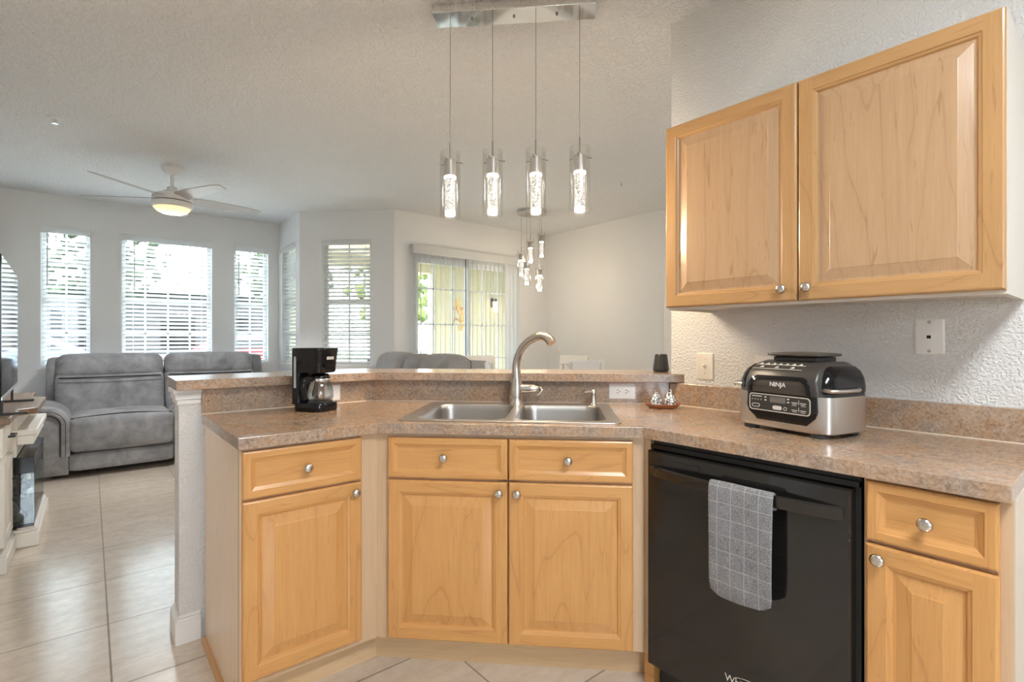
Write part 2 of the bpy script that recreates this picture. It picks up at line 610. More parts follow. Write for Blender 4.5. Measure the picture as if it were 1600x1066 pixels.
# ------------------------------------------------------------------ windows and blinds
def window(name, p, ang, w, rail=True, muntin=1, th=0.12):
    """p: left end of the opening at the inner wall face (looking at it from inside, local x runs right, +y outwards)"""
    e = sempty(name, (p[0], p[1], 0), ang)
    f = MB()
    y0, y1 = 0.075, 0.115
    z0, z1 = WZ0, WZ1
    t = 0.035
    f.box(0, t, y0, y1, z0, z1).box(w - t, w, y0, y1, z0, z1).box(t, w - t, y0, y1, z0, z0 + t).box(t, w - t, y0, y1, z1 - t, z1)
    zm = z0 + (z1 - z0) * 0.5
    f.box(t, w - t, y0 + 0.005, y1 - 0.005, zm - 0.022, zm + 0.022)
    f.build('window_frame', M_VINYL, e, bevel=0.003)
    if muntin:
        g = MB()
        for k in range(1, muntin + 1):
            x = w * k / (muntin + 1)
            g.box(x - 0.009, x + 0.009, 0.088, 0.102, z0 + t, z1 - t)
        for zz in (z0 + (zm - z0) / 2, zm + (z1 - zm) / 2):
            g.box(t, w - t, 0.088, 0.102, zz - 0.008, zz + 0.008)
        g.build('muntin', M_VINYL, e)
    MB().box(t, w - t, 0.093, 0.097, z0 + t, z1 - t).build('glass', M_GLASS, e, smooth=0)
    s = MB().box(-0.03, w + 0.03, -0.022, 0.0, z0 - 0.022, z0).box(0, w, 0.0, 0.075, z0 - 0.0005, z0 + 0.004)
    s.box(-0.015, w + 0.015, -0.012, 0.0, z0 - 0.07, z0 - 0.022)
    s.build('window_sill', M_TRIM, e, bevel=0.003)
    return e


def blind(p, ang, w, label, tilt=-26, wand=True):
    e = thing('window_blind', label, 'blind', (p[0], p[1], 0), ang, 'horizontal window blinds')
    g = 0.008
    v = MB().box(-0.004, w + 0.004, -0.014, 0.004, WZ1 - 0.062, WZ1 + 0.004)
    v.box(g, w - g, 0.006, 0.055, WZ1 - 0.05, WZ1 - 0.004)
    v.build('valance', M_BLIND, e, bevel=0.003)
    top, bot = WZ1 - 0.085, WZ0 + 0.045
    n = int(round((top - bot) / 0.0455))
    s = MB()
    for k in range(n):
        z = bot + (top - bot) * (k + 0.5) / n
        s.M = Matrix.Translation((0, 0.036, z)) @ Matrix.Rotation(R(tilt), 4, 'X')
        # slightly crowned slat
        s.loops([[(x, -0.025, -0.0016), (x, 0, 0.0008), (x, 0.025, -0.0016), (x, 0.025, 0.0012), (x, 0, 0.0036), (x, -0.025, 0.0012)] for x in (g, w - g)], True, True, True)
    s.build('slats', M_BLIND, e, smooth=40)
    MB().box(g, w - g, 0.012, 0.060, WZ0 + 0.012, WZ0 + 0.030).build('bottom_rail', M_BLIND, e, bevel=0.003)
    c = MB()
    for x in ((0.12 * w, 0.88 * w) if w < 0.7 else (0.12 * w, 0.5 * w, 0.88 * w)):
        for y in (0.011, 0.061):
            c.tube([(x, y, WZ0 + 0.02), (x, y, WZ1 - 0.05)], 0.0011, 5)
    c.build('ladder_cord', M_BLIND, e)
    if wand:
        MB().tube([(0.13 * w, -0.004, WZ1 - 0.07), (0.13 * w, -0.006, WZ1 - 0.60)], 0.0045, 6).build('tilt_wand', M_BRONZE, e)
    x = w * 0.88
    lc = MB().tube([(x, 0.002, WZ1 - 0.07), (x, 0.0, WZ1 - 0.40)], 0.0013, 5).lathe([(0.002, 0.03), (0.007, 0.012), (0.007, 0.0)], 8, c=(x, 0.0, WZ1 - 0.43))
    lc.build('lift_cord', M_BLIND, e)
    return e


window('window_1', (-0.385, FAR), 0, 0.39)
window('window_2', (0.268, FAR), 0, 0.862, muntin=3)
window('window_3', (1.369, FAR), 0, 0.391)
window('window_4', (1.88, 6.86), R(-90), 0.55)
window('window_5', (DG0 + DGD * du0), R(-45), du1 - du0)
blind((-0.385, FAR), 0, 0.39, 'white slatted blind on the leftmost narrow living room window')
blind((0.268, FAR), 0, 0.862, 'wide white slatted blind on the broad middle living room window')
blind((1.369, FAR), 0, 0.391, 'narrow white slatted blind right of the broad middle window')
blind((1.88, 6.86), R(-90), 0.55, 'white slatted blind seen edge-on on the short bay side wall', wand=False)
blind((DG0 + DGD * du0), R(-45), du1 - du0, 'white slatted blind on the angled wall behind the coffee maker', tilt=-24, wand=False)

# sliding patio door
sd = sempty('door_2', (2.90, 5.36, 0))
SW, SH = 1.66, 2.24
f = MB().box(0, 0.045, 0.03, 0.11, 0, SH).box(SW - 0.045, SW, 0.03, 0.11, 0, SH).box(0.045, SW - 0.045, 0.03, 0.11, SH - 0.045, SH).box(0.045, SW - 0.045, 0.03, 0.11, 0, 0.03)
f.build('door_frame', M_VINYL, sd, bevel=0.003)
for a, b, y, nm in ((0.045, 0.86, 0.05, 'fixed_leaf'), (0.80, SW - 0.045, 0.085, 'sliding_leaf')):
    l = MB().box(a, a + 0.06, y - .015, y + .015, 0.03, SH - .045).box(b - 0.06, b, y - .015, y + .015, 0.03, SH - .045)
    l.box(a + .06, b - .06, y - .015, y + .015, 0.03, 0.11).box(a + .06, b - .06, y - .015, y + .015, SH - .11, SH - .045)
    for zz in (0.55, 0.97, 1.40, 1.83):
        l.box(a + .06, b - .06, y - .008, y + .008, zz - .009, zz + .009)
    for k in (1, 2):
        x = a + (b - a) * k / 3
        l.box(x - .009, x + .009, y - .008, y + .008, 0.11, SH - .11)
    lf = l.build(nm, M_VINYL, sd)
    MB().box(a + .06, b - .06, y - .002, y + .002, .11, SH - .11).build('glass', M_GLASS, lf, smooth=0)

vb = thing('vertical_blind', 'white vertical vane blind hanging across the sliding patio door', 'blind', (2.88, 5.36, 0))
v = MB().box(-0.005, 1.72, -0.085, -0.070, 2.215, 2.32).box(-0.005, 0.01, -0.07, -0.002, 2.215, 2.32).box(1.705, 1.72, -0.07, -0.002, 2.215, 2.32).box(0.01, 1.705, -0.06, -0.02, 2.26, 2.30)
v.build('valance', M_BLIND, vb, bevel=0.003)
random.seed(4)
vane_me = None
nv = 24
for k in range(nv):
    x = 0.05 + k * (1.56 / (nv - 1)) if k < 20 else 1.42 + (k - 20) * 0.07
    ang = R(58 + random.uniform(-4, 4)) if k < 20 else R(12)
    if vane_me is None:
        vm = MB()
        vm.loops([[(-0.044, 0, z), (-0.022, 0.004, z), (0, 0.0055, z), (0.022, 0.004, z), (0.044, 0, z), (0.022, 0.0052, z), (0, 0.0068, z), (-0.022, 0.0052, z)] for z in (0.02, 2.255)], True, True, True)
        o = vm.build('vane', M_BLIND, vb, (x, -0.042, 0), ang, smooth=60)
        vane_me = o
    else:
        o = vane_me.copy(); COL.objects.link(o); o.location = (x, -0.042, 0); o.rotation_euler = (0, 0, ang)
MB().tube([(0.735, -0.066, 2.24), (0.735, -0.072, 0.55)], 0.006, 8).build('draw_wand', plain('dark blue cord', (0.03, 0.045, 0.08), 0.5), vb)

# ------------------------------------------------------------------ outside
M_GRASS = plain('lawn', (0.035, 0.055, 0.015), 0.9, var=0.35, vscale=1.5)
M_LEAF = plain('foliage', (0.026, 0.040, 0.015), 0.8, var=0.5, vscale=3)
M_LEAF2 = plain('yellow green foliage', (0.085, 0.115, 0.02), 0.8, var=0.4, vscale=4)
M_BARK = plain('bark', (0.08, 0.065, 0.06), 0.9, var=0.3)
M_STUCCO = plain('grey stucco', (0.060, 0.058, 0.060), 0.9, var=0.05)
M_CREAM = plain('cream stucco', (0.50, 0.44, 0.30), 0.9, var=0.03)
M_ROAD = plain('asphalt', (0.06, 0.06, 0.065), 0.9, var=0.06)
M_ROOF = plain('roof shingle', (0.05, 0.048, 0.05), 0.9, var=0.15)
gr = MB().box(-40, 40, -30, 60, -0.26, -0.15).build('lawn', M_GRASS); struct(gr)
struct(MB().box(-8, 12, 8.4, 11.5, -0.15, -0.13).box(-8, 2.0, 7.2, 8.4, -0.15, -0.13).build('added_bounce_strip', plain('pale bounce strip', (0.62, 0.61, 0.58), 0.9)))  # unseen pale ground, added to bounce daylight up to the ceiling
struct(MB().box(-40, 40, 13, 19, -0.15, -0.13).build('street', M_ROAD))
# lanai
struct(MB().prism([(2.84, 5.48), (6.9, 5.48), (6.9, 8.3), (2.10, 8.3), (2.10, 6.30)], -0.14, -0.02).build('patio_floor', plain('patio concrete', (0.55, 0.52, 0.48), 0.8)))
struct(MB().prism([(2.84, 5.485), (6.9, 5.485), (6.9, 8.3), (2.10, 8.3), (2.10, 6.30)], 2.58, 2.7).build('patio_ceiling', M_CREAM))
pw = MB().box(4.76, 6.9, 8.0, 8.2, -0.15, 2.58).box(2.55, 4.76, 8.0, 8.2, 2.40, 2.58).box(2.2, 2.55, 8.0, 8.2, -0.15, 2.58).box(6.78, 6.9, 5.6, 8.0, -0.15, 2.58)
struct(pw.build('patio_wall', M_CREAM))
sc = MB().box(3.55, 3.60, 8.08, 8.13, -0.02, 2.40).box(2.55, 4.76, 8.08, 8.13, 0.85, 0.90)
struct(sc.build('patio_screen_frame', M_VINYL))
wl = thing('wall_lantern', 'small lit wall lantern on the cream patio wall beyond the sliding door', 'lamp', (6.09, 8.0, 1.86))
MB().box(-0.05, 0.05, -0.02, 0, -0.02, 0.16).box(-0.03, 0.03, -0.12, -0.02, 0.09, 0.12).build('bracket', M_BLACKM, wl)
MB().lathe([(0.075, 0.09), (0.06, 0.10), (0.02, 0.14)], 12, c=(0, -0.12, 0)).build('cap', M_BLACKM, wl)
MB().lathe([(0.02, -0.12), (0.05, -0.10), (0.06, 0.085)], 12, c=(0, -0.12, 0)).build('lantern_shade', emit('lantern glow', (1, 0.72, 0.4), 3.0), wl)
la = MB()
for k in range(9):
    t = k / 8
    la.rbox((5.33 + 0.06 * sin(t * 5), 7.985, 1.42 + 0.5 * t), (0.10 - 0.05 * abs(t - .5), 0.02, 0.09), 0.01, 3)
for zz, sx in ((1.55, 1), (1.55, -1), (1.78, 1), (1.78, -1)):
    la.tube([(5.35, 7.985, zz), (5.35 + sx * 0.13, 7.985, zz + 0.06), (5.35 + sx * 0.16, 7.985, zz - 0.02)], 0.013, 6)
tag(la.build('wall_ornament', plain('copper ornament', (0.55, 0.28, 0.08), 0.45, 0.3, var=0.4, vscale=30)), 'copper coloured wall ornament on the cream patio wall', 'ornament')


def tree(x, y, h, r, label, m, seed, n=30):
    random.seed(seed)
    t = thing('tree', label, 'tree', (x, y, -0.15))
    MB().tube([(0, 0, 0), (0.05, 0, h * 0.3), (-0.03, 0.05, h * 0.6), (0, 0, h * 0.8)], [0.16, 0.12, 0.09, 0.04], 8).build('trunk', M_BARK, t)
    c = MB()
    for k in range(n * 9):
        a = random.uniform(0, 2 * pi); q = r * random.uniform(0.15, 1.0) ** 0.6
        z = h * random.uniform(0.42, 1.0)
        q *= 1 - 0.5 * abs(z / h - 0.68) / 0.3
        s = random.uniform(0.10, 0.24)
        c.M = Matrix.Translation((q * cos(a), q * sin(a), z)) @ Matrix.Rotation(random.uniform(0, 6), 4, (random.random(), random.random(), random.random() + .1))
        c.lathe([(0.0, -s), (s * .7, -s * .2), (s * .6, s * .3), (0, s)], 5, False, False)
    c.build('crown', m, t, smooth=0)
    return t


tree(0.1, 20.5, 6.5, 2.2, 'leafy tree beyond the street seen through the broad middle window', M_LEAF, 3)
tree(-4.9, 21.0, 5.8, 2.0, 'tree across the street seen through the leftmost window', M_LEAF, 5)
tree(5.6, 19.8, 5.5, 1.8, 'tree across the street seen through the narrow right window', M_LEAF, 6)
tree(-1.55, 12.3, 6.0, 1.0, 'slim tree with a bare trunk near the house in the leftmost window', M_LEAF, 8, 10)
tree(6.8, 13.2, 4.6, 1.9, 'bright green tree beyond the patio screen', M_LEAF2, 9)
for i, (x, y, s, m, lb) in enumerate(((-2.35, 15.5 + 4.2, 0.9, M_LEAF2, 'yellow green round bush across the street in the leftmost window'),
                                      (3.2, 10.6, 0.75, M_LEAF, 'low dark green bush just outside the bay window'),
                                      (5.2, 10.5, 0.8, M_LEAF2, 'light green bush on the lawn behind the patio'))):
    random.seed(40 + i)
    b = MB()
    for k in range(150):
        a = random.uniform(0, 2 * pi); q = s * random.random() ** .5; z = random.uniform(0.05, 1.3 * s)
        q *= (1 - (z / (1.5 * s)) ** 2)
        r = random.uniform(.07, .15)
        b.M = Matrix.Translation((q * cos(a), q * sin(a), z)) @ Matrix.Rotation(random.uniform(0, 6), 4, (random.random(), random.random(), .3))
        b.lathe([(0.0, -r), (r * .7, -r * .2), (r * .6, r * .3), (0, r)], 5, False, False)
    tag(b.build('bush', m, None, (x, y, -0.15), smooth=0), lb, 'bush')

# neighbour houses
hb = thing('house', 'grey neighbour house across the street behind the trees', 'house', (1.2, 25, -0.15))
MB().box(-6, 6, 0, 6, 0, 3.2).build('house_wall', M_STUCCO, hb)
MB().loops([[(-6.4, -0.4, 3.2), (6.4, -0.4, 3.2), (6.4, 6.4, 3.2), (-6.4, 6.4, 3.2)], [(-4, 2.9, 5.0), (4, 2.9, 5.0), (4, 3.1, 5.0), (-4, 3.1, 5.0)]], True, True, True).build('roof', M_ROOF, hb, smooth=0)
for x in (-4.2, -1.4, 1.6, 4.2):
    MB().box(x - .6, x + .6, -0.04, 0, 1.0, 2.3).build('house_window', M_BLACKP, hb)


def car(x, y, m, label, rz=0):
    c = thing('car', label, 'car', (x, y, -0.13), rz)
    prof = [(-2.15, 0.35), (-2.2, 0.75), (-1.75, 0.92), (-0.95, 1.02), (-0.35, 1.42), (0.95, 1.44), (1.7, 1.05), (2.15, 0.98), (2.2, 0.4)]
    L = []
    for yy, k in ((-0.85, 0.96), (-0.78, 1.0), (0.78, 1.0), (0.85, 0.96)):
        L.append([(px * (1 if abs(yy) < .8 else .985), yy * (0.86 if pz > 1.1 else 1), pz * k) for px, pz in prof])
    MB().loops(L, True, True, True).build('body', m, c, smooth=25)
    for s in (-1, 1):
        g = MB()
        g.loops([[(-0.75, s * .80, 1.02), (-0.33, s * .735, 1.36), (0.9, s * .735, 1.38), (1.45, s * .80, 1.04)], [(-0.75, s * .83, 1.02), (-0.33, s * .755, 1.36), (0.9, s * .755, 1.38), (1.45, s * .83, 1.04)]], True, True, True)
        g.build('side_window', M_BLACKP, c)
    for px in (-1.35, 1.35):
        for s in (-1, 1):
            w = MB(); w.M = Matrix.Translation((px, s * .76, 0.32)) @ Matrix.Rotation(R(90), 4, 'X')
            w.lathe([(0.2, -0.1), (0.31, -0.09), (0.32, 0), (0.31, 0.09), (0.2, 0.1)], 18)
            w.build('wheel', M_BLACKM, c)
    return c


car(-1.7, 14.6, plain('light blue car paint', (0.09, 0.13, 0.2), 0.25), 'pale blue car parked at the street, left window')
car(2.9, 14.8, plain('red car paint', (0.16, 0.015, 0.02), 0.25), 'red car parked at the street, right of the pale blue car')

# ------------------------------------------------------------------ cabinets
RT, RS, RL = R(-90), R(-45), 0.0


def front(name, w, h, parent, x, y, z, m, stile=0.055, field=0.036, t=0.02, label=None):
    """raised panel front: frame + panel; local x right, -y to the viewer, back plane at y"""
    def rect(i, yy): return [(i, yy, i), (w - i, yy, i), (w - i, yy, h - i), (i, yy, h - i)]
    f = MB()
    fw = 0.012 if field > .02 else 0.017
    q0, q1 = .006, stile - fw
    f.loops([rect(0, 0), rect(0, -t + .005), rect(.002, -t + .002), rect(q0, -t)], True)
    for xa, xb in ((q0, q1), (w - q1, w - q0)):
        f.add([(xa, -t, q0), (xb, -t, q0), (xb, -t, h - q0), (xa, -t, h - q0)], [(0, 1, 2, 3)])
    f.mi = 1
    for za, zb in ((q0, q1), (h - q1, h - q0)):
        f.add([(q1, -t, za), (w - q1, -t, za), (w - q1, -t, zb), (q1, -t, zb)], [(0, 1, 2, 3)])
    f.mi = 0
    n0 = len(f.m)
    f.loops([rect(q1, -t), rect(q1 + .002, -t + .0025), rect(stile - .004, -t + (.0045 if field > .02 else .0085)), rect(stile, -t + .0095), rect(stile, 0)], True)
    for k in range(n0, len(f.m)):
        if (k - n0) % 4 in (0, 2): f.m[k] = 1
    mp_ = m
    m = [M_MAPLE_UF, M_MAPLE_UX] if m is M_MAPLE_U else [m, M_MAPLE_X]
    o = f.build(name, m, parent, (x, y, z), smooth=0)
    p = MB()
    s = stile
    L = [rect(s - .0005, -.002), rect(s - .0005, -t + .0105), rect(s + .006, -t + .0105)]
    if field > .02: L += [rect(s + field, -t + .003), rect(s + field + .002, -t + .002)]
    p.loops(L, True, True, True)
    p.build('panel', m[1] if field < .02 else mp_, o, smooth=0)
    if label: o['label'] = label
    return o


def knob(parent, x, z, y=-0.02):
    k = MB()
    k.M = Matrix.Translation((x, y, z)) @ Matrix.Rotation(R(90), 4, 'X')
    k.lathe([(0.0075, 0.0), (0.006, 0.004), (0.0055, 0.012), (0.011, 0.015), (0.0155, 0.019), (0.016, 0.022), (0.013, 0.0265), (0.007, 0.029), (0.0, 0.0298)], 20, True, False)
    return k.build('knob', M_NICKEL, parent, smooth=60)


TK = 0.115
CT = 0.876   # underside of counter
# --- left run
cl = thing('base_cabinet', 'maple base cabinet under the coffee maker end of the counter', 'cabinet', (0.362, 1.785, 0))
MB().box(0.0, 0.46, 0.0, 0.022, TK, CT).build('face_frame', M_PALE_F, cl)
MB().box(0.016, 0.42, 0.0221, 0.60, TK, TK + .016).box(0.017, 0.40, 0.60, 0.616, TK + .016, CT).build('carcass', M_BEIGE, cl)
MB().box(0.0, 0.016, 0.0222, 0.622, 0.0, CT).build('end_panel', M_PALE, cl)
MB().box(0.0, 0.488, 0.068, 0.083, 0, TK).build('toe_kick', M_PALE_X, cl)
q = MB()
q.loops([[(-0.016 * cos(a), yy, 0.018 * sin(a)) for a in [pi / 2 * i / 5 for i in range(6)]] + [(0, yy, 0)] for yy in (0.0, 0.605)], True, True, True)
q.build('quarter_round', M_QROUND, cl)
dx = 0.006
o = front('drawer_front', 0.388, 0.152, cl, dx, 0, 0.714, M_MAPLE, 0.040, 0.012); knob(o, 0.194, 0.076)
o = front('door', 0.388, 0.570, cl, dx, 0, 0.137, M_MAPLE); knob(o, 0.388 - .028, 0.570 - .032)

# --- sink run, local origin on the counter front corner line
SX, SY = 0.808, 1.752
cs_ = thing('sink_cabinet', 'maple sink base cabinet with two doors under the double sink', 'cabinet', (SX, SY, 0), RS)
FY = 0.033
ff = MB().box(-0.013, 0.034, FY, FY + .022, TK, CT).box(0.914, 0.959, FY, FY + .022, TK, CT).box(0.034, 0.914, FY, FY + .022, 0.845, CT).box(0.034, 0.914, FY, FY + .022, TK, 0.14).box(0.44, 0.51, FY, FY + .022, 0.14, 0.845).box(0.034, 0.914, FY, FY + .022, 0.685, 0.735)
ff.build('face_frame', M_PALE_F, cs_)
MB().box(0.12, 0.82, FY + .0221, FY + .46, TK + .001, TK + .018).build('carcass', M_BEIGE, cs_)
MB().box(-0.045, 0.985, FY + .068, FY + .083, 0, TK).build('toe_kick', M_PALE_X, cs_)
for x, w in ((0.033, 0.442), (0.480, 0.438)):
    o = front('false_drawer', w, 0.148, cs_, x, FY, 0.713, M_MAPLE, 0.040, 0.012); knob(o, w * 0.48, 0.078)
for x, w, kx in ((0.033, 0.442, 0.442 - .030), (0.480, 0.438, .030)):
    o = front('door', w, 0.582, cs_, x, FY, 0.123, M_MAPLE); knob(o, kx, 0.582 - .036)

# --- right run, local origin at the inner face corner
RX, RY = 1.511, 1.097
fl = thing('corner_filler', 'narrow maple filler strip between sink cabinet and dishwasher', 'filler', (RX, RY, 0), RT)
MB().box(0.0, 0.026, 0, 0.02, TK, CT).build('strip', M_PALE_F, fl)
MB().box(-0.015, 0.025, 0.020, 0.20, 0, TK).build('toe_block', M_MAPLE_X, fl)
dr = thing('drawer_cabinet', 'maple drawer cabinet right of the dishwasher', 'cabinet', (RX, RY, 0), RT)
MB().box(0.665, 0.937, 0, 0.02, TK, CT).build('face_frame', M_PALE_F, dr)
MB().box(0.668, 0.916, 0.0201, 0.600, TK, TK + .016).box(0.665, 0.681, 0.0201, .600, TK + .016, CT).build('carcass', M_BEIGE, dr)
MB().box(0.918, 0.937, 0.0201, 0.602, 0, CT).build('end_panel', M_BEIGE, dr)
MB().box(0.665, 0.917, 0.068, 0.083, 0, TK).build('toe_kick', M_MAPLE_X, dr)
o = front('drawer_front', 0.244, 0.146, dr, 0.672, 0, 0.722, M_MAPLE, 0.040, 0.012); knob(o, 0.122, 0.073)
o = front('door', 0.244, 0.590, dr, 0.672, 0, 0.123, M_MAPLE); knob(o, 0.030, 0.590 - .030)

# --- wall cabinet
uc = thing('wall_cabinet', 'maple wall cabinet with two raised panel doors above the counter', 'cabinet', (1.79, 1.19, 1.335), RT)
UH = 0.73
cb = MB().box(0.006, 0.022, 0.0, 0.324, 0, UH).box(0.972, 0.988, 0.0, 0.324, 0, UH).box(0.022, 0.972, 0.02, 0.324, 0.012, 0.028).box(0.022, 0.972, 0.0, 0.324, UH - .016, UH).box(0.022, 0.972, 0.30, 0.324, 0.028, UH - .016)
cb.box(0.022, 0.972, 0.0, 0.02, 0.0, 0.03).box(0.47, 0.52, 0, 0.02, 0.03, UH - .016)
cb.build('carcass', plain('almond cabinet laminate', (0.66, 0.61, 0.54), 0.45, var=0.02), uc)
o = front('door', 0.491, 0.712, uc, 0.004, 0, 0.010, M_MAPLE_U); knob(o, 0.491 - .042, 0.040)
o = front('door', 0.488, 0.712, uc, 0.499, 0, 0.010, M_MAPLE_U); knob(o, 0.030, 0.040)

# ------------------------------------------------------------------ counter top with splashes
ct = thing('countertop', 'brown stone-look laminate countertop running along all base cabinets', 'countertop', (0, 0, 0))
outer = [(0.352, LS_Y), (0.352, 1.752), (SX, SY), (1.478, 1.082), (1.478, 0.160), (2.113, 0.160), (2.113, S_SUM - 2.113), (S_SUM - LS_Y, LS_Y)]


def s2w(u, v): return (SX + (u + v) * 0.70711, SY + (v - u) * 0.70711)


hole = [s2w(u, v) for u, v in rounded_rect(0.065, 0.858, 0.068, 0.60, 0.05, 4)]
MB().prism(outer, CT, 0.914, [hole]).build('worktop', M_LAM, ct, smooth=0, bevel=0.002)
e = 0.02
L_ = [(0.352, LS_Y), (S_SUM - LS_Y, LS_Y), (2.113, S_SUM - 2.113)]
b2 = [(2.113, S_SUM - 2.113 + e * 1.4142), (S_SUM + e * 1.4142 - LS_Y - e, LS_Y + e), (0.352, LS_Y + e)]
MB().prism(L_ + b2, 0.9142, 1.019).build('bar_splash', M_LAM, ct, smooth=0)
MB().box(2.095, 2.1145, 0.160, S_SUM - 2.115, 0.9142, 1.016).build('wall_splash', M_LAM, ct, smooth=0, bevel=0.003)
cau = MB().prism([(0.352, LS_Y - .004), (S_SUM - LS_Y - .002, LS_Y - .004), (2.10, S_SUM - .006 - 2.10), (2.10, S_SUM - 2.10), (S_SUM - LS_Y, LS_Y), (0.352, LS_Y)], 0.914, 0.917)
cau.box(2.091, 2.0952, 0.160, 1.39, 0.914, 0.917)
cau.build('caulk_bead', plain('pale caulk', (0.72, 0.62, 0.50), 0.5), ct, smooth=0)

BF_Y, BF_S = 2.357, 3.430
BB_Y, BB_S = 2.700, 3.880
bar = MB().prism([(0.258, BF_Y), (BF_S - BF_Y, BF_Y), (2.1145, BF_S - 2.1145), (2.1145, 1.387), (2.31, 1.387), (2.31, BB_S - 2.31), (BB_S - BB_Y, BB_Y), (0.262, BB_Y)], 1.0195, 1.058)
tag(bar.build('bar_top', M_LAM, smooth=0, bevel=0.002), 'raised brown laminate bar top on the half wall behind the sink', 'bar top')

# ------------------------------------------------------------------ sink
sk = thing('kitchen_sink', 'stainless steel double bowl sink set in the counter', 'sink', (SX, SY, 0.914), RS)
b1 = rounded_rect(0.112, 0.455, 0.092, 0.525, 0.06, 6)
b2 = rounded_rect(0.492, 0.836, 0.092, 0.525, 0.06, 6)
ro = rounded_rect(0.052, 0.886, 0.050, 0.622, 0.035, 6)
rim = MB().prism(ro, 0.0003, 0.0045, [b1, b2])
rim.build('rim', M_STEEL, sk, bevel=0.0018)


def inset(p, d, cx, cy):
    out = []
    for x, y in p:
        out.append((x + (d if x < cx else -d), y + (d if y < cy else -d)))
    return out


for pb, cx, cy in ((b1, 0.2835, 0.3085), (b2, 0.664, 0.3085)):
    L = []
    for d, z in ((-0.0, 0.0043), (0.003, 0.0), (0.006, -0.02), (0.012, -0.13), (0.022, -0.165), (0.045, -0.178)):
        L.append([(x, y, z) for x, y in inset(pb, d, cx, cy)])
    m = MB().loops(L, True, False, True)
    bo = m.build('bowl', M_BOWL, sk, smooth=50)
    MB().lathe([(0.045, -0.1765), (0.042, -0.174), (0.03, -0.176), (0.012, -0.1768)], 24, True, True, (cx, cy, 0)).build('drain', M_CHROME, bo)

fx, fy = 0.460, 0.560
fa = thing('faucet', 'brushed nickel pull-out faucet standing behind the double sink', 'faucet', (*s2w(fx, fy), 0.9186), RS)
MB().lathe([(0.040, 0.0), (0.040, 0.004), (0.034, 0.010), (0.0335, 0.030), (0.034, 0.055), (0.031, 0.085), (0.026, 0.108), (0.0235, 0.122)], 28).build('body', M_NICKEL, fa, smooth=60)
path = [(0, 0, 0.122), (-0.002, 0, 0.165), (0.0, -0.002, 0.196), (0.009, -0.008, 0.228), (0.028, -0.020, 0.261), (0.056, -0.037, 0.290), (0.090, -0.056, 0.309), (0.112, -0.070, 0.315)]
MB().tube(path, [0.0225, 0.0205, 0.0195, 0.0185, 0.018, 0.018, 0.0185, 0.019], 18).build('spout', M_NICKEL, fa, smooth=60)
hp = [(0.100, -0.062, 0.3130), (0.120, -0.075, 0.3165), (0.142, -0.088, 0.310), (0.158, -0.098, 0.296), (0.166, -0.103, 0.283)]
MB().tube(hp, [0.0195, 0.0205, 0.0215, 0.0225, 0.0225], 18).build('spray_head', M_NICKEL, fa, smooth=60)
ha = MB()
ha.tube([(0.02, -0.004, 0.072), (0.060, -0.006, 0.072), (0.082, -0.007, 0.072), (0.104, -0.008, 0.069), (0.114, -0.008, 0.066)], [0.022, 0.0215, 0.020, 0.012, 0.004], 16)
ha.tube([(0.095, -0.012, 0.080), (0.112, -0.018, 0.078), (0.120, -0.022, 0.066), (0.112, -0.024, 0.054), (0.096, -0.024, 0.046)], [0.004, 0.006, 0.007, 0.0065, 0.005], 10)
ha.build('lever', M_NICKEL, fa, smooth=60)

so = thing('soap_dispenser', 'small nickel soap pump on the right rear of the sink', 'soap dispenser', (*s2w(0.815, 0.570), 0.9186), RS)
MB().lathe([(0.021, 0), (0.020, 0.004), (0.014, 0.010), (0.0125, 0.03), (0.012, 0.045)], 20).build('base', M_NICKEL, so, smooth=60)
pm = MB().lathe([(0.0105, 0.0452), (0.0115, 0.05), (0.0115, 0.062), (0.008, 0.069), (0.0, 0.071)], 20, True, False)
pm.tube([(0, 0, 0.058), (-0.02, -0.008, 0.060), (-0.042, -0.016, 0.057)], [0.006, 0.005, 0.004], 8)
pm.build('pump', M_NICKEL, so, smooth=60)

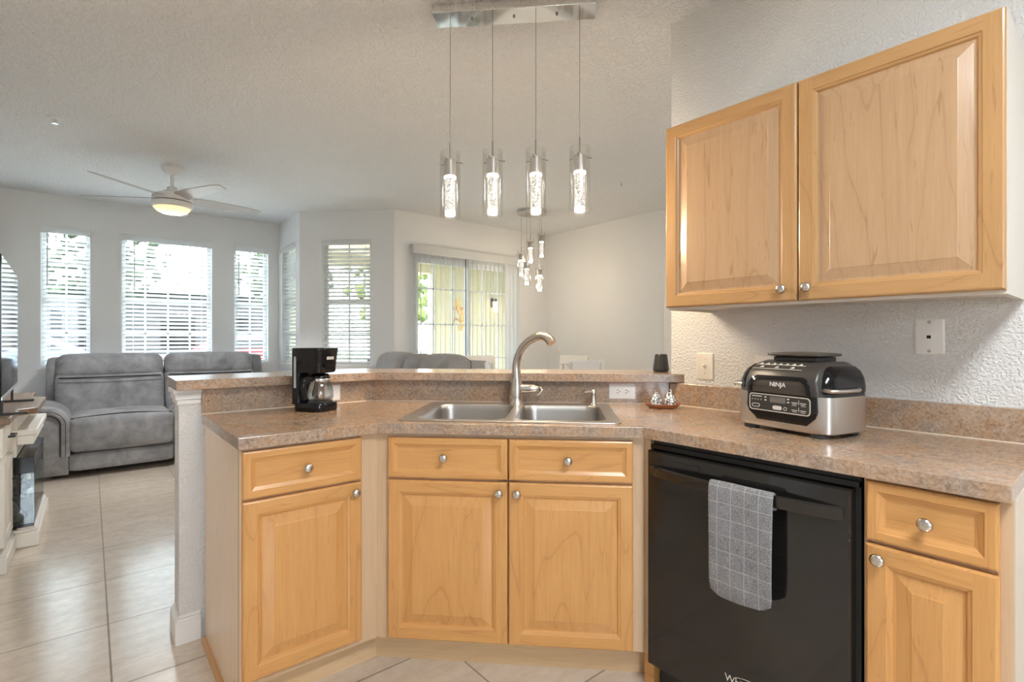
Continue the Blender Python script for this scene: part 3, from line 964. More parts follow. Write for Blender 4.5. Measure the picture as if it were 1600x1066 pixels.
# ------------------------------------------------------------------ wall plates
def plate(name, label, loc, rz, w, h, m, kind, group=None):
    t = thing(name, label, 'wall plate', loc, rz, group)
    p = MB()
    L = [[(x, y, z) for x, z in rounded_rect(-w / 2 + i, w / 2 - i, -h / 2 + i, h / 2 - i, 0.004, 3)] for i, y in ((0, 0), (0, -0.003), (0.003, -0.0055), (0.0045, -0.006))]
    p.loops(L, True, True, True)
    p.build('cover', m, t, smooth=25)
    if kind == 'outlet_h':
        for x in (-0.02, 0.02):
            s = MB(); s.M = Matrix.Translation((x, -0.006, 0)) @ Matrix.Rotation(R(90), 4, 'X')
            s.lathe([(0.0165, 0), (0.016, 0.002), (0.0, 0.0022)], 20, True, False)
            so_ = s.build('socket', M_WPLAST2, t)
            g = MB().box(x - .006, x + .003, -0.0088, -0.008, -.0075, -.005).box(x - .006, x + .003, -0.0088, -0.008, .005, .0075).box(x + .006, x + .0105, -0.0088, -0.008, -.002, .002)
            g.build('slot', M_DARKVOID, so_)
        MB().lathe([(0.003, 0), (0.0, 0.001)], 8, c=(0, 0, 0)).build('screw', M_WPLAST, t, (0, -0.0062, 0))
    elif kind == 'switch':
        s = MB().box(-0.0055, 0.0055, -0.008, -0.006, -0.012, 0.012)
        s.loops([[(-.0045, -.006, -.006), (.0045, -.006, -.006), (.0045, -.006, .004), (-.0045, -.006, .004)], [(-.004, -.019, .004), (.004, -.019, .004), (.004, -.017, .009), (-.004, -.017, .009)]], True, True, True)
        s.build('toggle', m, t)
        sc = MB()
        for zz in (-.03, .03):
            sc.M = Matrix.Translation((0, -.006, zz)) @ Matrix.Rotation(R(90), 4, 'X')
            sc.lathe([(0.003, 0), (0.0025, 0.001), (0, 0.0012)], 8, True, False)
        sc.build('screw', M_NICKEL, t)
    elif kind == 'phone':
        MB().box(-.008, .008, -0.009, -0.006, -.008, .010).build('jack', M_WPLAST2, t)
        MB().box(-.0055, .0055, -0.0095, -0.009, -.006, .004).build('slot', M_DARKVOID, t)
        sc = MB()
        for zz in (-.047, .047):
            sc.M = Matrix.Translation((0, -.006, zz)) @ Matrix.Rotation(R(90), 4, 'X')
            sc.lathe([(0.005, 0), (0.004, 0.002), (0, 0.0025)], 10, True, False)
        sc.build('screw', M_NICKEL, t)
    elif kind == 'blank':
        sc = MB()
        for zz in (-.03, .03):
            sc.M = Matrix.Translation((0, -.006, zz)) @ Matrix.Rotation(R(90), 4, 'X')
            sc.lathe([(0.003, 0), (0.0025, 0.001), (0, 0.0012)], 8, True, False)
        sc.build('screw', M_NICKEL, t)
    return t


vS = (S_SUM - SX - SY) * 0.70711
plate('outlet_plate', 'white horizontal double outlet on the splash right of the sink', (*s2w(0.955, vS), 0.972), RS, 0.124, 0.074, M_WPLAST2, 'outlet_h')
plate('outlet_plate', 'white outlet plate on the splash partly hidden behind the coffee maker', (0.884, LS_Y, 0.966), 0, 0.074, 0.074, M_WPLAST2, 'blank')
plate('light_switch', 'ivory toggle switch on the kitchen wall left of the grill', (2.115, 1.212, 1.099), RT, 0.080, 0.121, M_WPLAST, 'switch')
plate('phone_plate', 'white phone jack plate on the kitchen wall under the wall cabinet', (2.115, 0.423, 1.228), RT, 0.078, 0.117, M_WPLAST2, 'phone')
plate('outlet_plate', 'pale wall plate on the kitchen wall half hidden behind the grill', (2.115, 0.930, 1.093), RT, 0.12, 0.117, M_WPLAST2, 'blank')
plate('light_switch', 'small white switch on the far dining wall near the corner', (5.05, 5.10, 1.08), RT, 0.075, 0.12, M_WPLAST2, 'switch')

# ------------------------------------------------------------------ dishwasher and towel
dw = thing('dishwasher', 'glossy black built-in dishwasher between filler strip and drawer cabinet', 'dishwasher', (RX, RY, 0), RT)
U0, U1 = 0.031, 0.655
MB().box(U0, U1, 0.012, 0.58, 0.118, 0.868).build('tub', M_BLACKM, dw)
dp = MB()
dp.loops([[(x, y, z) for x, z in ((U0 + i, 0.104 + i), (U1 - .012 - i, 0.104 + i), (U1 - .012 - i, 0.838 - i), (U0 + i, 0.838 - i))] for i, y in ((0, 0.010), (0, -0.022), (0.004, -0.028), (0.006, -0.028))], True, True, True)
dp.build('door_panel', M_BLACK, dw, smooth=0)
MB().box(U0, U1, -0.006, 0.011, 0.842, 0.856).build('top_strip', M_BLACKP, dw)
MB().box(U0, U1, 0.05, 0.07, 0.0, 0.10).build('toe_panel', M_BLACKM, dw)
# bowed bar handle
hL = []
for k in range(25):
    t = k / 24
    u = U0 + .008 + t * (U1 - U0 - .036)
    bow = -0.029 - 0.037 * (sin(pi * t) ** 0.7)
    hL.append([(u, bow + .012, .757), (u, bow + .002, .755), (u, bow, .760), (u, bow - .003, .785), (u, bow + .001, .790), (u, bow + .012, .789)])
MB().loops(hL, True, True, True).build('handle', M_BLACK, dw, smooth=40)
vt = MB()
vt.box(U0 + .05, U0 + .195, -0.0290, -0.028, 0.815, 0.817).box(U0 + .05, U0 + .195, -0.0290, -0.028, 0.799, 0.801).box(U0 + .05, U0 + .052, -0.0290, -0.028, 0.801, 0.815).box(U0 + .193, U0 + .195, -0.0290, -0.028, 0.801, 0.815)
vt.build('vent_slot', M_DARKVOID, dw)
M_LOGO = plain('silver lettering', (0.70, 0.68, 0.64), 0.35, 0.5, var=0.02)
lg = text('logo_lettering', 'Whirlpool', 0.030, M_LOGO, dw, Matrix.Translation((0.374, -0.0284, 0.199)) @ Matrix.Rotation(R(90), 4, 'X'))
rg = MB()
rg.M = Matrix.Translation((0.379, -0.0284, 0.203)) @ Matrix.Rotation(R(90), 4, 'X') @ Matrix.Rotation(R(8), 4, 'Z')
rg.loops([[((0.052 + d) * cos(a), (0.017 + d * .6) * sin(a), z) for a in [R(-20 + 150 * i / 20) for i in range(21)]] for d, z in ((0, 0), (0.0022, 0), (0.0022, 0.0006), (0, 0.0006), (0, 0))], False)
rg.build('logo_swoosh', M_LOGO, dw)


def towel_mat():
    n = NT('grey checked terry')
    v = n.coords(rand=False)
    tc = n.new('ShaderNodeTexCoord')
    sep = n.new('ShaderNodeSeparateXYZ'); n.link(tc.outputs['Object'], sep.inputs[0])
    mask = None
    for ax, per, off in (('X', 0.0405, 0.011), ('Z', 0.0465, 0.006)):
        a = n.new('ShaderNodeMath', operation='ADD'); a.inputs[1].default_value = off + per * 40
        n.link(sep.outputs[ax], a.inputs[0])
        d = n.new('ShaderNodeMath', operation='MODULO'); d.inputs[1].default_value = per; n.link(a.outputs[0], d.inputs[0])
        l = n.new('ShaderNodeMath', operation='LESS_THAN'); l.inputs[1].default_value = 0.0016; n.link(d.outputs[0], l.inputs[0])
        if mask is None: mask = l.outputs[0]
        else:
            mx = n.new('ShaderNodeMath', operation='MAXIMUM'); n.link(mask, mx.inputs[0]); n.link(l.outputs[0], mx.inputs[1]); mask = mx.outputs[0]
    f = n.noise(v, 420, 2)
    f2 = n.noise(v, 30, 3)
    c = n.ramp(f, [(0.35, (0.14, 0.14, 0.15)), (0.65, (0.34, 0.34, 0.36))])
    c = n.mix(c, n.ramp(f2, [(0.3, (0.8, 0.8, 0.8)), (0.7, (1, 1, 1))]), 1.0, 'MULTIPLY')
    c = n.mix(c, (0.42, 0.41, 0.40), mask)
    n.bump(f, 0.6, 0.003)
    return n.set(c, 0.95)


tw = MB()
TU0, TU1 = 0.286, 0.470
prof = []   # (y, z) over the handle, front then back
hy_ = -0.064
fr = [(-0.072, 0.452), (-0.077, 0.49), (-0.0775, 0.56), (-0.077, 0.64), (-0.076, 0.72), (-0.0755, 0.770), (-0.072, 0.790), (-0.064, 0.797), (-0.055, 0.793), (-0.048, 0.775), (-0.046, 0.755), (-0.045, 0.735)]
nu = 18
def tp(u, k, off):
    y, z = fr[k]
    t = (u - TU0) / (TU1 - TU0)
    w = 0.002 * sin(t * 9 + z * 14) * (1 if k < 6 else 0.4)
    corner = 0.010 * (max(0, abs(t - .5) - .42) / .08) ** 2 if k == 0 else 0
    dz = 0.008 * (t - 0.3) if k < 3 else 0
    k0, k1 = max(k - 1, 0), min(k + 1, len(fr) - 1)
    ty, tz = fr[k1][0] - fr[k0][0], fr[k1][1] - fr[k0][1]
    ln = math.hypot(ty, tz)
    ny, nz = -tz / ln, ty / ln
    sag = 0.004 * (1 - (z - .45) / .35) * (0.5 - t) if k < 6 else 0
    return (u + sag, y + w + ny * off, z + corner + dz + nz * off)
us = [TU0 + (TU1 - TU0) * i / nu for i in range(nu + 1)]
ringU = [(u, 0.0035) for u in us] + [(us[-1] + .003, 0)] + [(u, -0.0035) for u in reversed(us)] + [(us[0] - .003, 0)]
tw.loops([[tp(u, k, off) for u, off in ringU] for k in range(len(fr))], True, True, True)
towel = tw.build('dish_towel', towel_mat(), None, (RX, RY, 0), RT, smooth=60, sub=1)
tag(towel, 'grey checked terry towel draped over the dishwasher handle', 'towel')

# ------------------------------------------------------------------ indoor grill
gx, gy = 0.3566, 0.2272      # R-run local centre of the front edge
ang = R(-90 - 12.85)
gw = Vector((RX + gy, RY - gx))
ng = thing('indoor_grill', 'black and stainless countertop grill standing by the kitchen wall', 'grill', (gw.x, gw.y, 0.914), ang)
W = 0.168   # half width
D = 0.222
rb = rounded_rect(-W, W, 0.0, D, 0.045, 6)
bd = MB()
bd.loops([[(x * s, (y - D / 2) * s + D / 2, z) for x, y in rb] for z, s in ((0.012, 0.95), (0.017, 0.995), (0.030, 1.0), (0.128, 1.0))], True, True, True)
bd.build('housing', M_STEEL, ng, smooth=50)
MB().loops([[(x * s, (y - D / 2) * s + D / 2, z) for x, y in rb] for z, s in ((0.1282, 0.985), (0.138, 0.985), (0.140, 0.97))], True, True, True).build('seam_band', M_BLACKM, ng, smooth=50)
for x in (-.12, .12):
    for y in (.03, D - .04):
        MB().lathe([(0.024, 0.0), (0.026, 0.006), (0.024, 0.0125)], 16, c=(x, y, 0)).build('foot', M_BLACKM, ng)
lid = MB()
LL = []
for z, s, sy, yo in ((0.1402, 1.0, 1.0, 0), (0.160, 0.995, 0.99, 0.002), (0.185, 0.965, 0.95, 0.006), (0.205, 0.91, 0.88, 0.010), (0.219, 0.82, 0.78, 0.014), (0.226, 0.70, 0.66, 0.016), (0.228, 0.5, 0.5, 0.016)):
    LL.append([(x * s, (y - D / 2) * sy + D / 2 + yo, z) for x, y in rb])
lid.loops(LL, True, True, True)
lid.build('lid', M_BLACKP, ng, smooth=50)
# raised centre hood that runs over the lid
hd = MB()
pr = [(-0.012, 0.1285), (-0.016, 0.150), (-0.013, 0.172), (0.000, 0.197), (0.020, 0.216), (0.045, 0.2275), (0.08, 0.234), (0.15, 0.234), (0.185, 0.227), (0.205, 0.205), (0.205, 0.19)]
xs = 0.108
for i, (x, inn) in enumerate(((-xs - .010, .010), (-xs - .006, .002), (-xs, 0.0), (xs, 0.0), (xs + .006, .002), (xs + .010, .010))):
    pass
LL = []
for x, inn in ((-xs - .012, .012), (-xs - .007, .003), (-xs, 0.0), (xs, 0.0), (xs + .007, .003), (xs + .012, .012)):
    LL.append([(x * (1 + 0.10 * (1 - (z - .128) / .106)), y + inn * (1 if y < .1 else 0), z - inn * (1 if z > .2 else 0)) for y, z in pr])
hd.loops(LL, True, True, True)
hd.build('hood', plain('graphite plastic', (0.045, 0.040, 0.036), 0.3, var=0.05), ng, smooth=40)
# framed arch on the hood front
fa_ = MB()
def arch(off, y):
    pts = []
    for x, z in ((-0.108 + off, 0.131), (-0.105 + off, 0.160 - off * .3), (-0.096 + off, 0.178 - off), (-0.080 + off * .5, 0.186 - off), (0.080 - off * .5, 0.186 - off), (0.096 - off, 0.178 - off), (0.105 - off, 0.160 - off * .3), (0.108 - off, 0.131)):
        # follow hood slope
        yy = -0.012 - 0.004 * min(1, (z - .1285) / .022) + max(0, z - .150) * 0.14 + max(0, z - .172) * 0.36
        pts.append((x, yy + y, z))
    return pts
fa_.loops([arch(0, 0.004), arch(0, -0.006), arch(0.010, -0.007), arch(0.011, 0.004)], False)
fa_.build('hood_frame', M_BLACKP, ng, smooth=30)
hm = MB(); 
hm.add(arch(0.0105, -0.0012), [tuple(range(8))]); hm.add(arch(0.0105, 0.003), [tuple(range(8))])
hm.loops([arch(0.0105, -0.0012), arch(0.0105, 0.003)], False)
hm.build('hood_panel', plain('bronze grey plastic', (0.060, 0.052, 0.046), 0.28, var=0.05), ng, smooth=0)
text('logo_lettering', 'NINJA', 0.021, plain('white lettering', (0.80, 0.79, 0.76), 0.5, var=0.01), ng, Matrix.Translation((0.0, -0.0185, 0.158)) @ Matrix.Rotation(R(86), 4, 'X'))
# top vent cap
MB().rbox((0.0, 0.118, 0.240), (0.150, 0.11, 0.018), 0.006, 6).build('vent_base', M_BLACKM, ng)
MB().rbox((0.0, 0.115, 0.2545), (0.178, 0.13, 0.011), 0.005, 8, (0, 0, 0.004)).build('vent_cap', plain('bronze black cap', (0.09, 0.078, 0.066), 0.25, 0.4), ng)
# icons on top
ic = MB()
for r, (n_, zz) in enumerate(((7, 0.222), (3, 0.2125))):
    for k in range(n_):
        x = -0.105 + (k + .5) * 0.165 / n_
        yv = 0.0325 if r == 0 else 0.0125
        s = 0.0055 if r == 0 else 0.007
        q = [(x - s, yv - .004, zz - .002), (x + s, yv - .004, zz - .002), (x + s * .5, yv + .004, zz + .0025), (x - s * .5, yv + .004, zz + .0025)]
        ic.loops([q, [(a, b - .0012, c + .0012) for a, b, c in q]], True, True, True)
    q0 = (-0.112, 0.0265 if r == 0 else 0.0065, 0.2190 if r == 0 else 0.2065)
    ic.loops([[(q0[0], q0[1], q0[2]), (0.066, q0[1], q0[2]), (0.066, q0[1] + .001, q0[2] + .001), (q0[0], q0[1] + .001, q0[2] + .001)], [(q0[0], q0[1] - .001, q0[2] + .001), (0.066, q0[1] - .001, q0[2] + .001), (0.066, q0[1], q0[2] + .002), (q0[0], q0[1], q0[2] + .002)]], True, True, True)
ic.build('lid_chart', plain('pale print', (0.66, 0.62, 0.56), 0.5), ng)
# control panel
def cpan(i, y, zt=0.1275, zb=0.048):
    return [(x, y, z) for x, z in ((-0.116 + i, zt - i), (-0.118 + i, 0.080), (-0.110 + i, 0.062 + i * .5), (-0.085 + i * .6, zb + i), (0.085 - i * .6, zb + i), (0.110 - i, 0.062 + i * .5), (0.118 - i, 0.080), (0.116 - i, zt - i))]
MB().loops([cpan(-.004, 0.02, .128, .040), cpan(-.004, -.004, .128, .040), cpan(0.0, -.012, .128, .046), cpan(.004, -.013, .128, .050)], True, True, True).build('console', M_BLACKP, ng, smooth=20)
def rr(x0, x1, z0, z1, r, y, n=4): return [(x, y, z) for x, z in rounded_rect(x0, x1, z0, z1, r, n)]
MB().loops([rr(-.108, .108, .068, .124, .012, -.0128), rr(-.108, .108, .068, .124, .012, -.0150), rr(-.105, .105, .071, .121, .010, -.0150), rr(-.105, .105, .071, .121, .010, -.0128)], True).build('panel_bezel', M_LOGO, ng, smooth=0)
MB().loops([rr(-.105, .105, .071, .121, .010, -.0128), rr(-.105, .105, .071, .121, .010, -.0138)], True, True, True).build('control_panel', M_BLACKM, ng, smooth=0)
MB().box(-.030, .025, -.0146, -.0138, .098, .117).build('display', plain('grey display', (0.16, 0.15, 0.14), 0.2), ng)
M_PRINT = plain('grey print', (0.62, 0.60, 0.57), 0.5)
bt = MB()
bt.loops([rr(-.020, .012, .076, .089, .006, -.0138), rr(-.020, .012, .076, .089, .006, -.0152)], True, True, True)
bt.build('start_button', M_PRINT, ng, smooth=0)
pt = MB()
for k in range(4): pt.box(-.098 + k * .011, -.095 + k * .011, -.0145, -.0138, .102, .105)
pt.box(-.098, -.060, -.0145, -.0138, .113, .116)
for z in (.102, .112): pt.box(-.050, -.043, -.0145, -.0138, z, z + .004).box(.031, .038, -.0145, -.0138, z, z + .004)
pt.loops([rr(-.098, -.068, .078, .090, .0058, -.0138), rr(-.098, -.068, .078, .090, .0058, -.0145), rr(-.096, -.070, .080, .088, .004, -.0145), rr(-.096, -.070, .080, .088, .004, -.0138)], True)
pt.loops([rr(.018, .030, .076, .088, .0058, -.0138), rr(.018, .030, .076, .088, .0058, -.0145), rr(.0195, .0285, .0775, .0865, .004, -.0145), rr(.0195, .0285, .0775, .0865, .004, -.0138)], True)
for x0, z in ((.046, .104), (.074, .104), (.046, .081), (.074, .081)):
    pt.box(x0, x0 + .020, -.0145, -.0138, z, z + .0022).box(x0 + .003, x0 + .017, -.0145, -.0138, z - .005, z - .003)
pt.box(.0695, .0705, -.0145, -.0138, .077, .092).box(.0695, .0705, -.0145, -.0138, .100, .115).box(.046, .062, -.0145, -.0138, .0955, .0962).box(.077, .094, -.0145, -.0138, .0955, .0962)
pt.build('button_print', M_PRINT, ng)
sl = MB()
for x0 in (-.062, .035):
    for k in range(4): sl.box(x0 + k * .007, x0 + k * .007 + .003, -.0105, -.0095, .049, .058)
sl.build('vent_slot', M_DARKVOID, ng)
# side handles
for s in (-1, 1):
    hh = MB()
    pth = [(s * (W - .03), 0.012, 0.149), (s * (W + .004), 0.006, 0.149), (s * (W + .016), 0.030, 0.149), (s * (W + .018), 0.07, 0.149), (s * (W + .018), 0.12, 0.149), (s * (W + .002), 0.15, 0.149)]
    hh.tube(pth, [0.006, 0.0065, 0.0065, 0.0065, 0.0065, 0.006], 10)
    hh.build('side_handle', M_STEEL, ng, smooth=60)

for ch_ in ng.children:
    if ch_.name.split('.')[0] not in ('housing', 'seam_band', 'foot', 'lid', 'side_handle'): ch_.location.x += 0.012

# ------------------------------------------------------------------ coffee maker
cm = thing('coffee_maker', 'black drip coffee maker with a glass carafe on the left counter', 'coffee maker', (0.748, 2.248, 0.9145), R(30)); cm.scale = (0.84, 0.84, 0.985)
# local: -y is the machine's front
rbp = rounded_rect(-0.078, 0.078, -0.105, 0.085, 0.05, 6)
MB().loops([[(x * s, y * s, z) for x, y in rbp] for z, s in ((0, 0.97), (0.004, 1.0), (0.030, 1.0), (0.036, 0.96))], True, True, True).build('base', M_BLACKP, cm, smooth=50)
MB().lathe([(0.060, 0.036), (0.060, 0.040), (0.056, 0.042)], 28, c=(0.0, -0.038, 0)).build('warming_plate', M_BLACKM, cm)
tow = rounded_rect(-0.078, 0.078, 0.030, 0.085, 0.022, 5)
MB().loops([[(x, y, z) for x, y in tow] for z in (0.030, 0.262)], True, True, True).build('water_tower', M_BLACKP, cm, smooth=50)
hd2 = rounded_rect(-0.080, 0.080, -0.100, 0.088, 0.045, 6)
MB().loops([[(x * s, y * s, z) for x, y in hd2] for z, s in ((0.165, 0.90), (0.172, 0.94), (0.215, 0.975), (0.258, 1.04), (0.264, 1.05))], True, True, True).build('brew_head', M_BLACKP, cm, smooth=50)
MB().loops([[(x * s, y * s, z) for x, y in hd2] for z, s in ((0.2642, 1.06), (0.269, 1.06), (0.272, 1.03))], True, True, True).build('lid', M_BLACKP, cm, smooth=50)
MB().box(-0.026, 0.026, -0.1005, -0.097, 0.222, 0.236).build('name_plate', plain('silver badge', (0.62, 0.60, 0.57), 0.35, 0.6), cm)
MB().box(-0.0815, -0.079, 0.045, 0.058, 0.10, 0.235).build('level_window', plain('frosted gauge', (0.42, 0.42, 0.42), 0.3), cm)
bt = MB(); bt.M = Matrix.Translation((-0.056, -0.088, 0.022)) @ Matrix.Rotation(R(-38), 4, 'Z') @ Matrix.Rotation(R(90), 4, 'X')
bt.lathe([(0.010, 0), (0.010, 0.004), (0.008, 0.005)], 16)
bt.build('power_button', emit('blue indicator', (0.06, 0.08, 1.0), 0.8), cm)
ca = MB().lathe([(0.048, 0.043), (0.060, 0.050), (0.064, 0.062), (0.062, 0.085), (0.054, 0.112), (0.046, 0.130), (0.045, 0.140)], 32, True, False, (0, -0.038, 0))
cg = ca.build('carafe', thin_glass('carafe glass', (0.90, 0.92, 0.93), 0.16), cm, smooth=60)
MB().lathe([(0.0465, 0.126), (0.0475, 0.128), (0.0475, 0.137), (0.0465, 0.139)], 32, False, False, (0, -0.038, 0)).build('carafe_band', M_CHROME, cg, smooth=60)
MB().lathe([(0.047, 0.1405), (0.048, 0.147), (0.040, 0.158), (0.02, 0.162)], 28, True, True, (0, -0.038, 0)).build('carafe_lid', M_BLACKP, cg, smooth=60)
a0 = R(172)
hp = [(r * cos(a0), -0.038 + r * sin(a0), z) for r, z in ((0.046, 0.140), (0.075, 0.143), (0.098, 0.130), (0.103, 0.105), (0.098, 0.075), (0.090, 0.055))]
MB().tube(hp, [0.010, 0.012, 0.012, 0.011, 0.010, 0.008], 10, flat=1.3).build('carafe_handle', M_BLACKP, cg, smooth=60)

# ------------------------------------------------------------------ dish with shakers, speaker
M_RED = wood_mat('red brown wood', [(0.16, 0.05, 0.02), (0.28, 0.095, 0.035), (0.36, 0.13, 0.05)], 'x')
dc = (1.956, 1.324)
dish = MB()
DL = []
for z, s in ((0.0, 0.66), (0.001, 0.70), (0.016, 0.98), (0.0185, 1.0), (0.0185, 0.96), (0.008, 0.70), (0.006, 0.5)):
    DL.append([(0.082 * s * cos(a), 0.045 * s * sin(a), z + (0.004 * abs(cos(a)) ** 3 if z > .01 else 0)) for a in [2 * pi * i / 36 for i in range(36)]])
dish.loops(DL, True, True, True)
tag(dish.build('wooden_dish', M_RED, None, (dc[0], dc[1], 0.9145), R(-45), smooth=50), 'small oval red-brown wooden dish in the counter corner', 'dish')


def silver_mat():
    n = NT('etched silver')
    v = n.coords()
    w = n.new('ShaderNodeTexVoronoi'); w.feature = 'DISTANCE_TO_EDGE'; w.inputs['Scale'].default_value = 75
    n.link(v, w.inputs['Vector'])
    c = n.ramp(w.outputs['Distance'], [(0.05, (0.05, 0.055, 0.06)), (0.14, (0.86, 0.86, 0.84))])
    n.bump(w.outputs['Distance'], 0.5, 0.003)
    return n.set(c, 0.3, 0.25)


M_SILV = silver_mat()
for i, (du, rz, lb) in enumerate(((-0.028, R(-25), 'left silver teardrop shaker on the wooden dish'), (0.030, R(-75), 'right silver teardrop shaker with a loop top on the wooden dish'))):
    c = (dc[0] + du * .7071, dc[1] - du * .7071)
    sh = MB()
    sh.lathe([(0.020, 0.0), (0.024, 0.005), (0.0265, 0.016), (0.0245, 0.031), (0.018, 0.046), (0.010, 0.056), (0.006, 0.062), (0.0, 0.064)], 24, True, False, sy=0.72)
    s = thing('salt_shaker', lb, 'shaker', (c[0], c[1], 0.9225), rz, 'silver shakers on the dish')
    sh.build('shaker_body', M_SILV, s, smooth=60)
    MB().tube([(0.008 * cos(a), 0, 0.064 + 0.010 * sin(a)) for a in [2 * pi * k / 14 for k in range(15)]], 0.0022, 6, False).build('loop', M_CHROME, s, smooth=60)

spk = thing('smart_speaker', 'small tapered black speaker at the right end of the raised bar', 'speaker', (2.186, 1.490, 1.0583))
MB().lathe([(0.030, 0.0), (0.036, 0.003), (0.039, 0.010), (0.0385, 0.018), (0.034, 0.050), (0.0305, 0.078), (0.029, 0.084)], 32).build('body', M_BLACKM, spk, smooth=50)
MB().lathe([(0.0285, 0.0842), (0.027, 0.087), (0.020, 0.0875)], 32).build('top_ring', M_BLACKP, spk, smooth=50)

# ------------------------------------------------------------------ pendant light over the sink
def crystal_mat():
    n = NT('lit bubble crystal')
    v = n.coords()
    f = n.noise(v, 105, 2, 0.55, 2.5)
    c = n.ramp(f, [(0.44, (0.10, 0.08, 0.06)), (0.50, (0.40, 0.35, 0.28)), (0.55, (1.0, 0.95, 0.86)), (0.8, (1.0, 0.97, 0.92))])
    n.set((0.10, 0.10, 0.10), 0.2)
    n.link(c, n.b.inputs['Emission Color'])
    n.b.inputs['Emission Strength'].default_value = 0.66
    return n.m


M_CRYST = crystal_mat()
M_HOT = emit('lamp glow', (1.0, 0.93, 0.80), 1.6)
M_SAT = plain('satin socket', (0.50, 0.47, 0.44), 0.35, 0.35)


def pendant(parent, x, y, ztop, zs, shade_label=None, power=3.0, n=32):
    """cable from ztop to the glass top zs; glass hangs down 0.288"""
    c = MB().tube([(x, y, ztop), (x, y, zs + 0.045)], 0.0014, 6).tube([(x, y, zs + 0.045), (x, y, zs - 0.02)], 0.0032, 8)
    c.build('cable', M_BRONZE, parent, smooth=60)
    g = MB()
    g.lathe([(0.0440, 0.0), (0.0455, 0.0), (0.0455, -0.288), (0.0440, -0.288), (0.0440, 0.0)], n, False, False)
    sh = g.build('glass_shade', M_LGLASS, parent, (x, y, zs), smooth=50)
    cr = MB()
    for a in (R(20), R(140), R(260)):
        cr.tube([(0, 0, -0.038), (0.058 * cos(a), 0.058 * sin(a), -0.042)], 0.0022, 6)
    cr.build('spider', M_BRONZE, sh)
    MB().lathe([(0.010, -0.030), (0.027, -0.036), (0.027, -0.105), (0.022, -0.106)], 24).build('socket', M_SAT, sh, smooth=50)
    MB().lathe([(0.022, -0.1062), (0.0275, -0.109), (0.0275, -0.116), (0.022, -0.119)], 24).build('light_ring', M_HOT, sh, smooth=50)
    MB().lathe([(0.0225, -0.119), (0.0225, -0.262)], 24).build('crystal_rod', M_CRYST, sh, smooth=50)
    MB().lathe([(0.0225, -0.2622), (0.0225, -0.280), (0.018, -0.284)], 24).build('rod_tip', M_HOT, sh, smooth=50)
    lamp('pendant_glow', 'POINT', (0, 0, -0.300), power, (1.0, 0.80, 0.56), 0.02, sh)
    return sh


pl = thing('pendant_light', 'chrome bar pendant lamp with four glass cylinders over the sink', 'pendant lamp', (1.459, 1.755, 2.70), RS)
MB().box(-0.36, 0.36, -0.056, 0.056, -0.040, -0.0005).build('canopy', M_CHROME, pl, bevel=0.002)
sw = MB()
for x in (-0.19, 0.0, 0.19): sw.lathe([(0.005, -0.046), (0.006, -0.0402)], 10, c=(x, 0.0, 0))
sw.build('screw', M_BRONZE, pl)
for k in range(4):
    x = -0.29 + k * 0.1933
    pendant(pl, x, 0.0, -0.040, -0.640 + (0.0, 0.002, 0.0, 0.004)[k], power=4.5)

# ------------------------------------------------------------------ dining chandelier
ch = thing('dining_chandelier', 'round canopy chandelier with five staggered glass cylinders over the dining table', 'chandelier', (3.95, 4.43, 2.70))
MB().lathe([(0.165, -0.032), (0.170, -0.028), (0.170, -0.0005)], 40).build('canopy', M_SAT, ch, smooth=50)
for k, (a, zt) in enumerate(((24, 2.465), (96, 2.405), (168, 2.245), (240, 2.125), (312, 2.055))):
    # angle measured in the view's own left-right axis
    A = R(a - 39.5)
    pendant(ch, 0.125 * cos(A), 0.125 * sin(A), -0.032, zt - 2.70, power=2.0, n=20)

# ------------------------------------------------------------------ ceiling fan
M_BLADE = plain('white fan blade', (0.50, 0.48, 0.475), 0.4, var=0.02)
fan = thing('ceiling_fan', 'white five blade ceiling fan with a lit bowl in the living room', 'ceiling fan', (0.547, 5.27, 2.70))
MB().lathe([(0.082, -0.0005), (0.082, -0.018), (0.070, -0.030), (0.066, -0.045), (0.045, -0.062), (0.022, -0.070)], 32).build('canopy', M_WHITE, fan, smooth=40)
MB().lathe([(0.015, -0.07), (0.015, -0.185)], 16).build('downrod', M_WHITE, fan, smooth=60)
MB().lathe([(0.030, -0.170), (0.036, -0.176), (0.040, -0.20), (0.062, -0.208), (0.070, -0.222), (0.120, -0.236), (0.142, -0.250), (0.148, -0.262), (0.148, -0.296)], 40).build('motor_housing', M_WHITE, fan, smooth=40)
MB().lathe([(0.135, -0.2962), (0.135, -0.303)], 40).build('dark_gap', M_DARKVOID, fan)
MB().lathe([(0.147, -0.3032), (0.152, -0.310), (0.150, -0.340), (0.138, -0.352)], 40).build('light_kit', M_WHITE, fan, smooth=40)


def bowl_mat():
    n = NT('lit alabaster bowl')
    lw = n.new('ShaderNodeTexCoord')
    ln = n.new('ShaderNodeVectorMath', operation='LENGTH')
    sp_ = n.new('ShaderNodeMapping'); sp_.inputs['Scale'].default_value = (1, 1, 0)
    n.link(lw.outputs['Object'], sp_.inputs[0]); n.link(sp_.outputs[0], ln.inputs[0])
    mr = n.new('ShaderNodeMapRange'); mr.inputs['From Max'].default_value = 0.14
    n.link(ln.outputs['Value'], mr.inputs['Value'])
    c = n.ramp(mr.outputs[0], [(0.0, (1.0, 0.95, 0.80)), (0.45, (1.0, 0.85, 0.50)), (1.0, (0.85, 0.55, 0.20))])
    n.set((0.8, 0.75, 0.65), 0.4)
    n.link(c, n.b.inputs['Emission Color']); n.b.inputs['Emission Strength'].default_value = 0.55
    return n.m


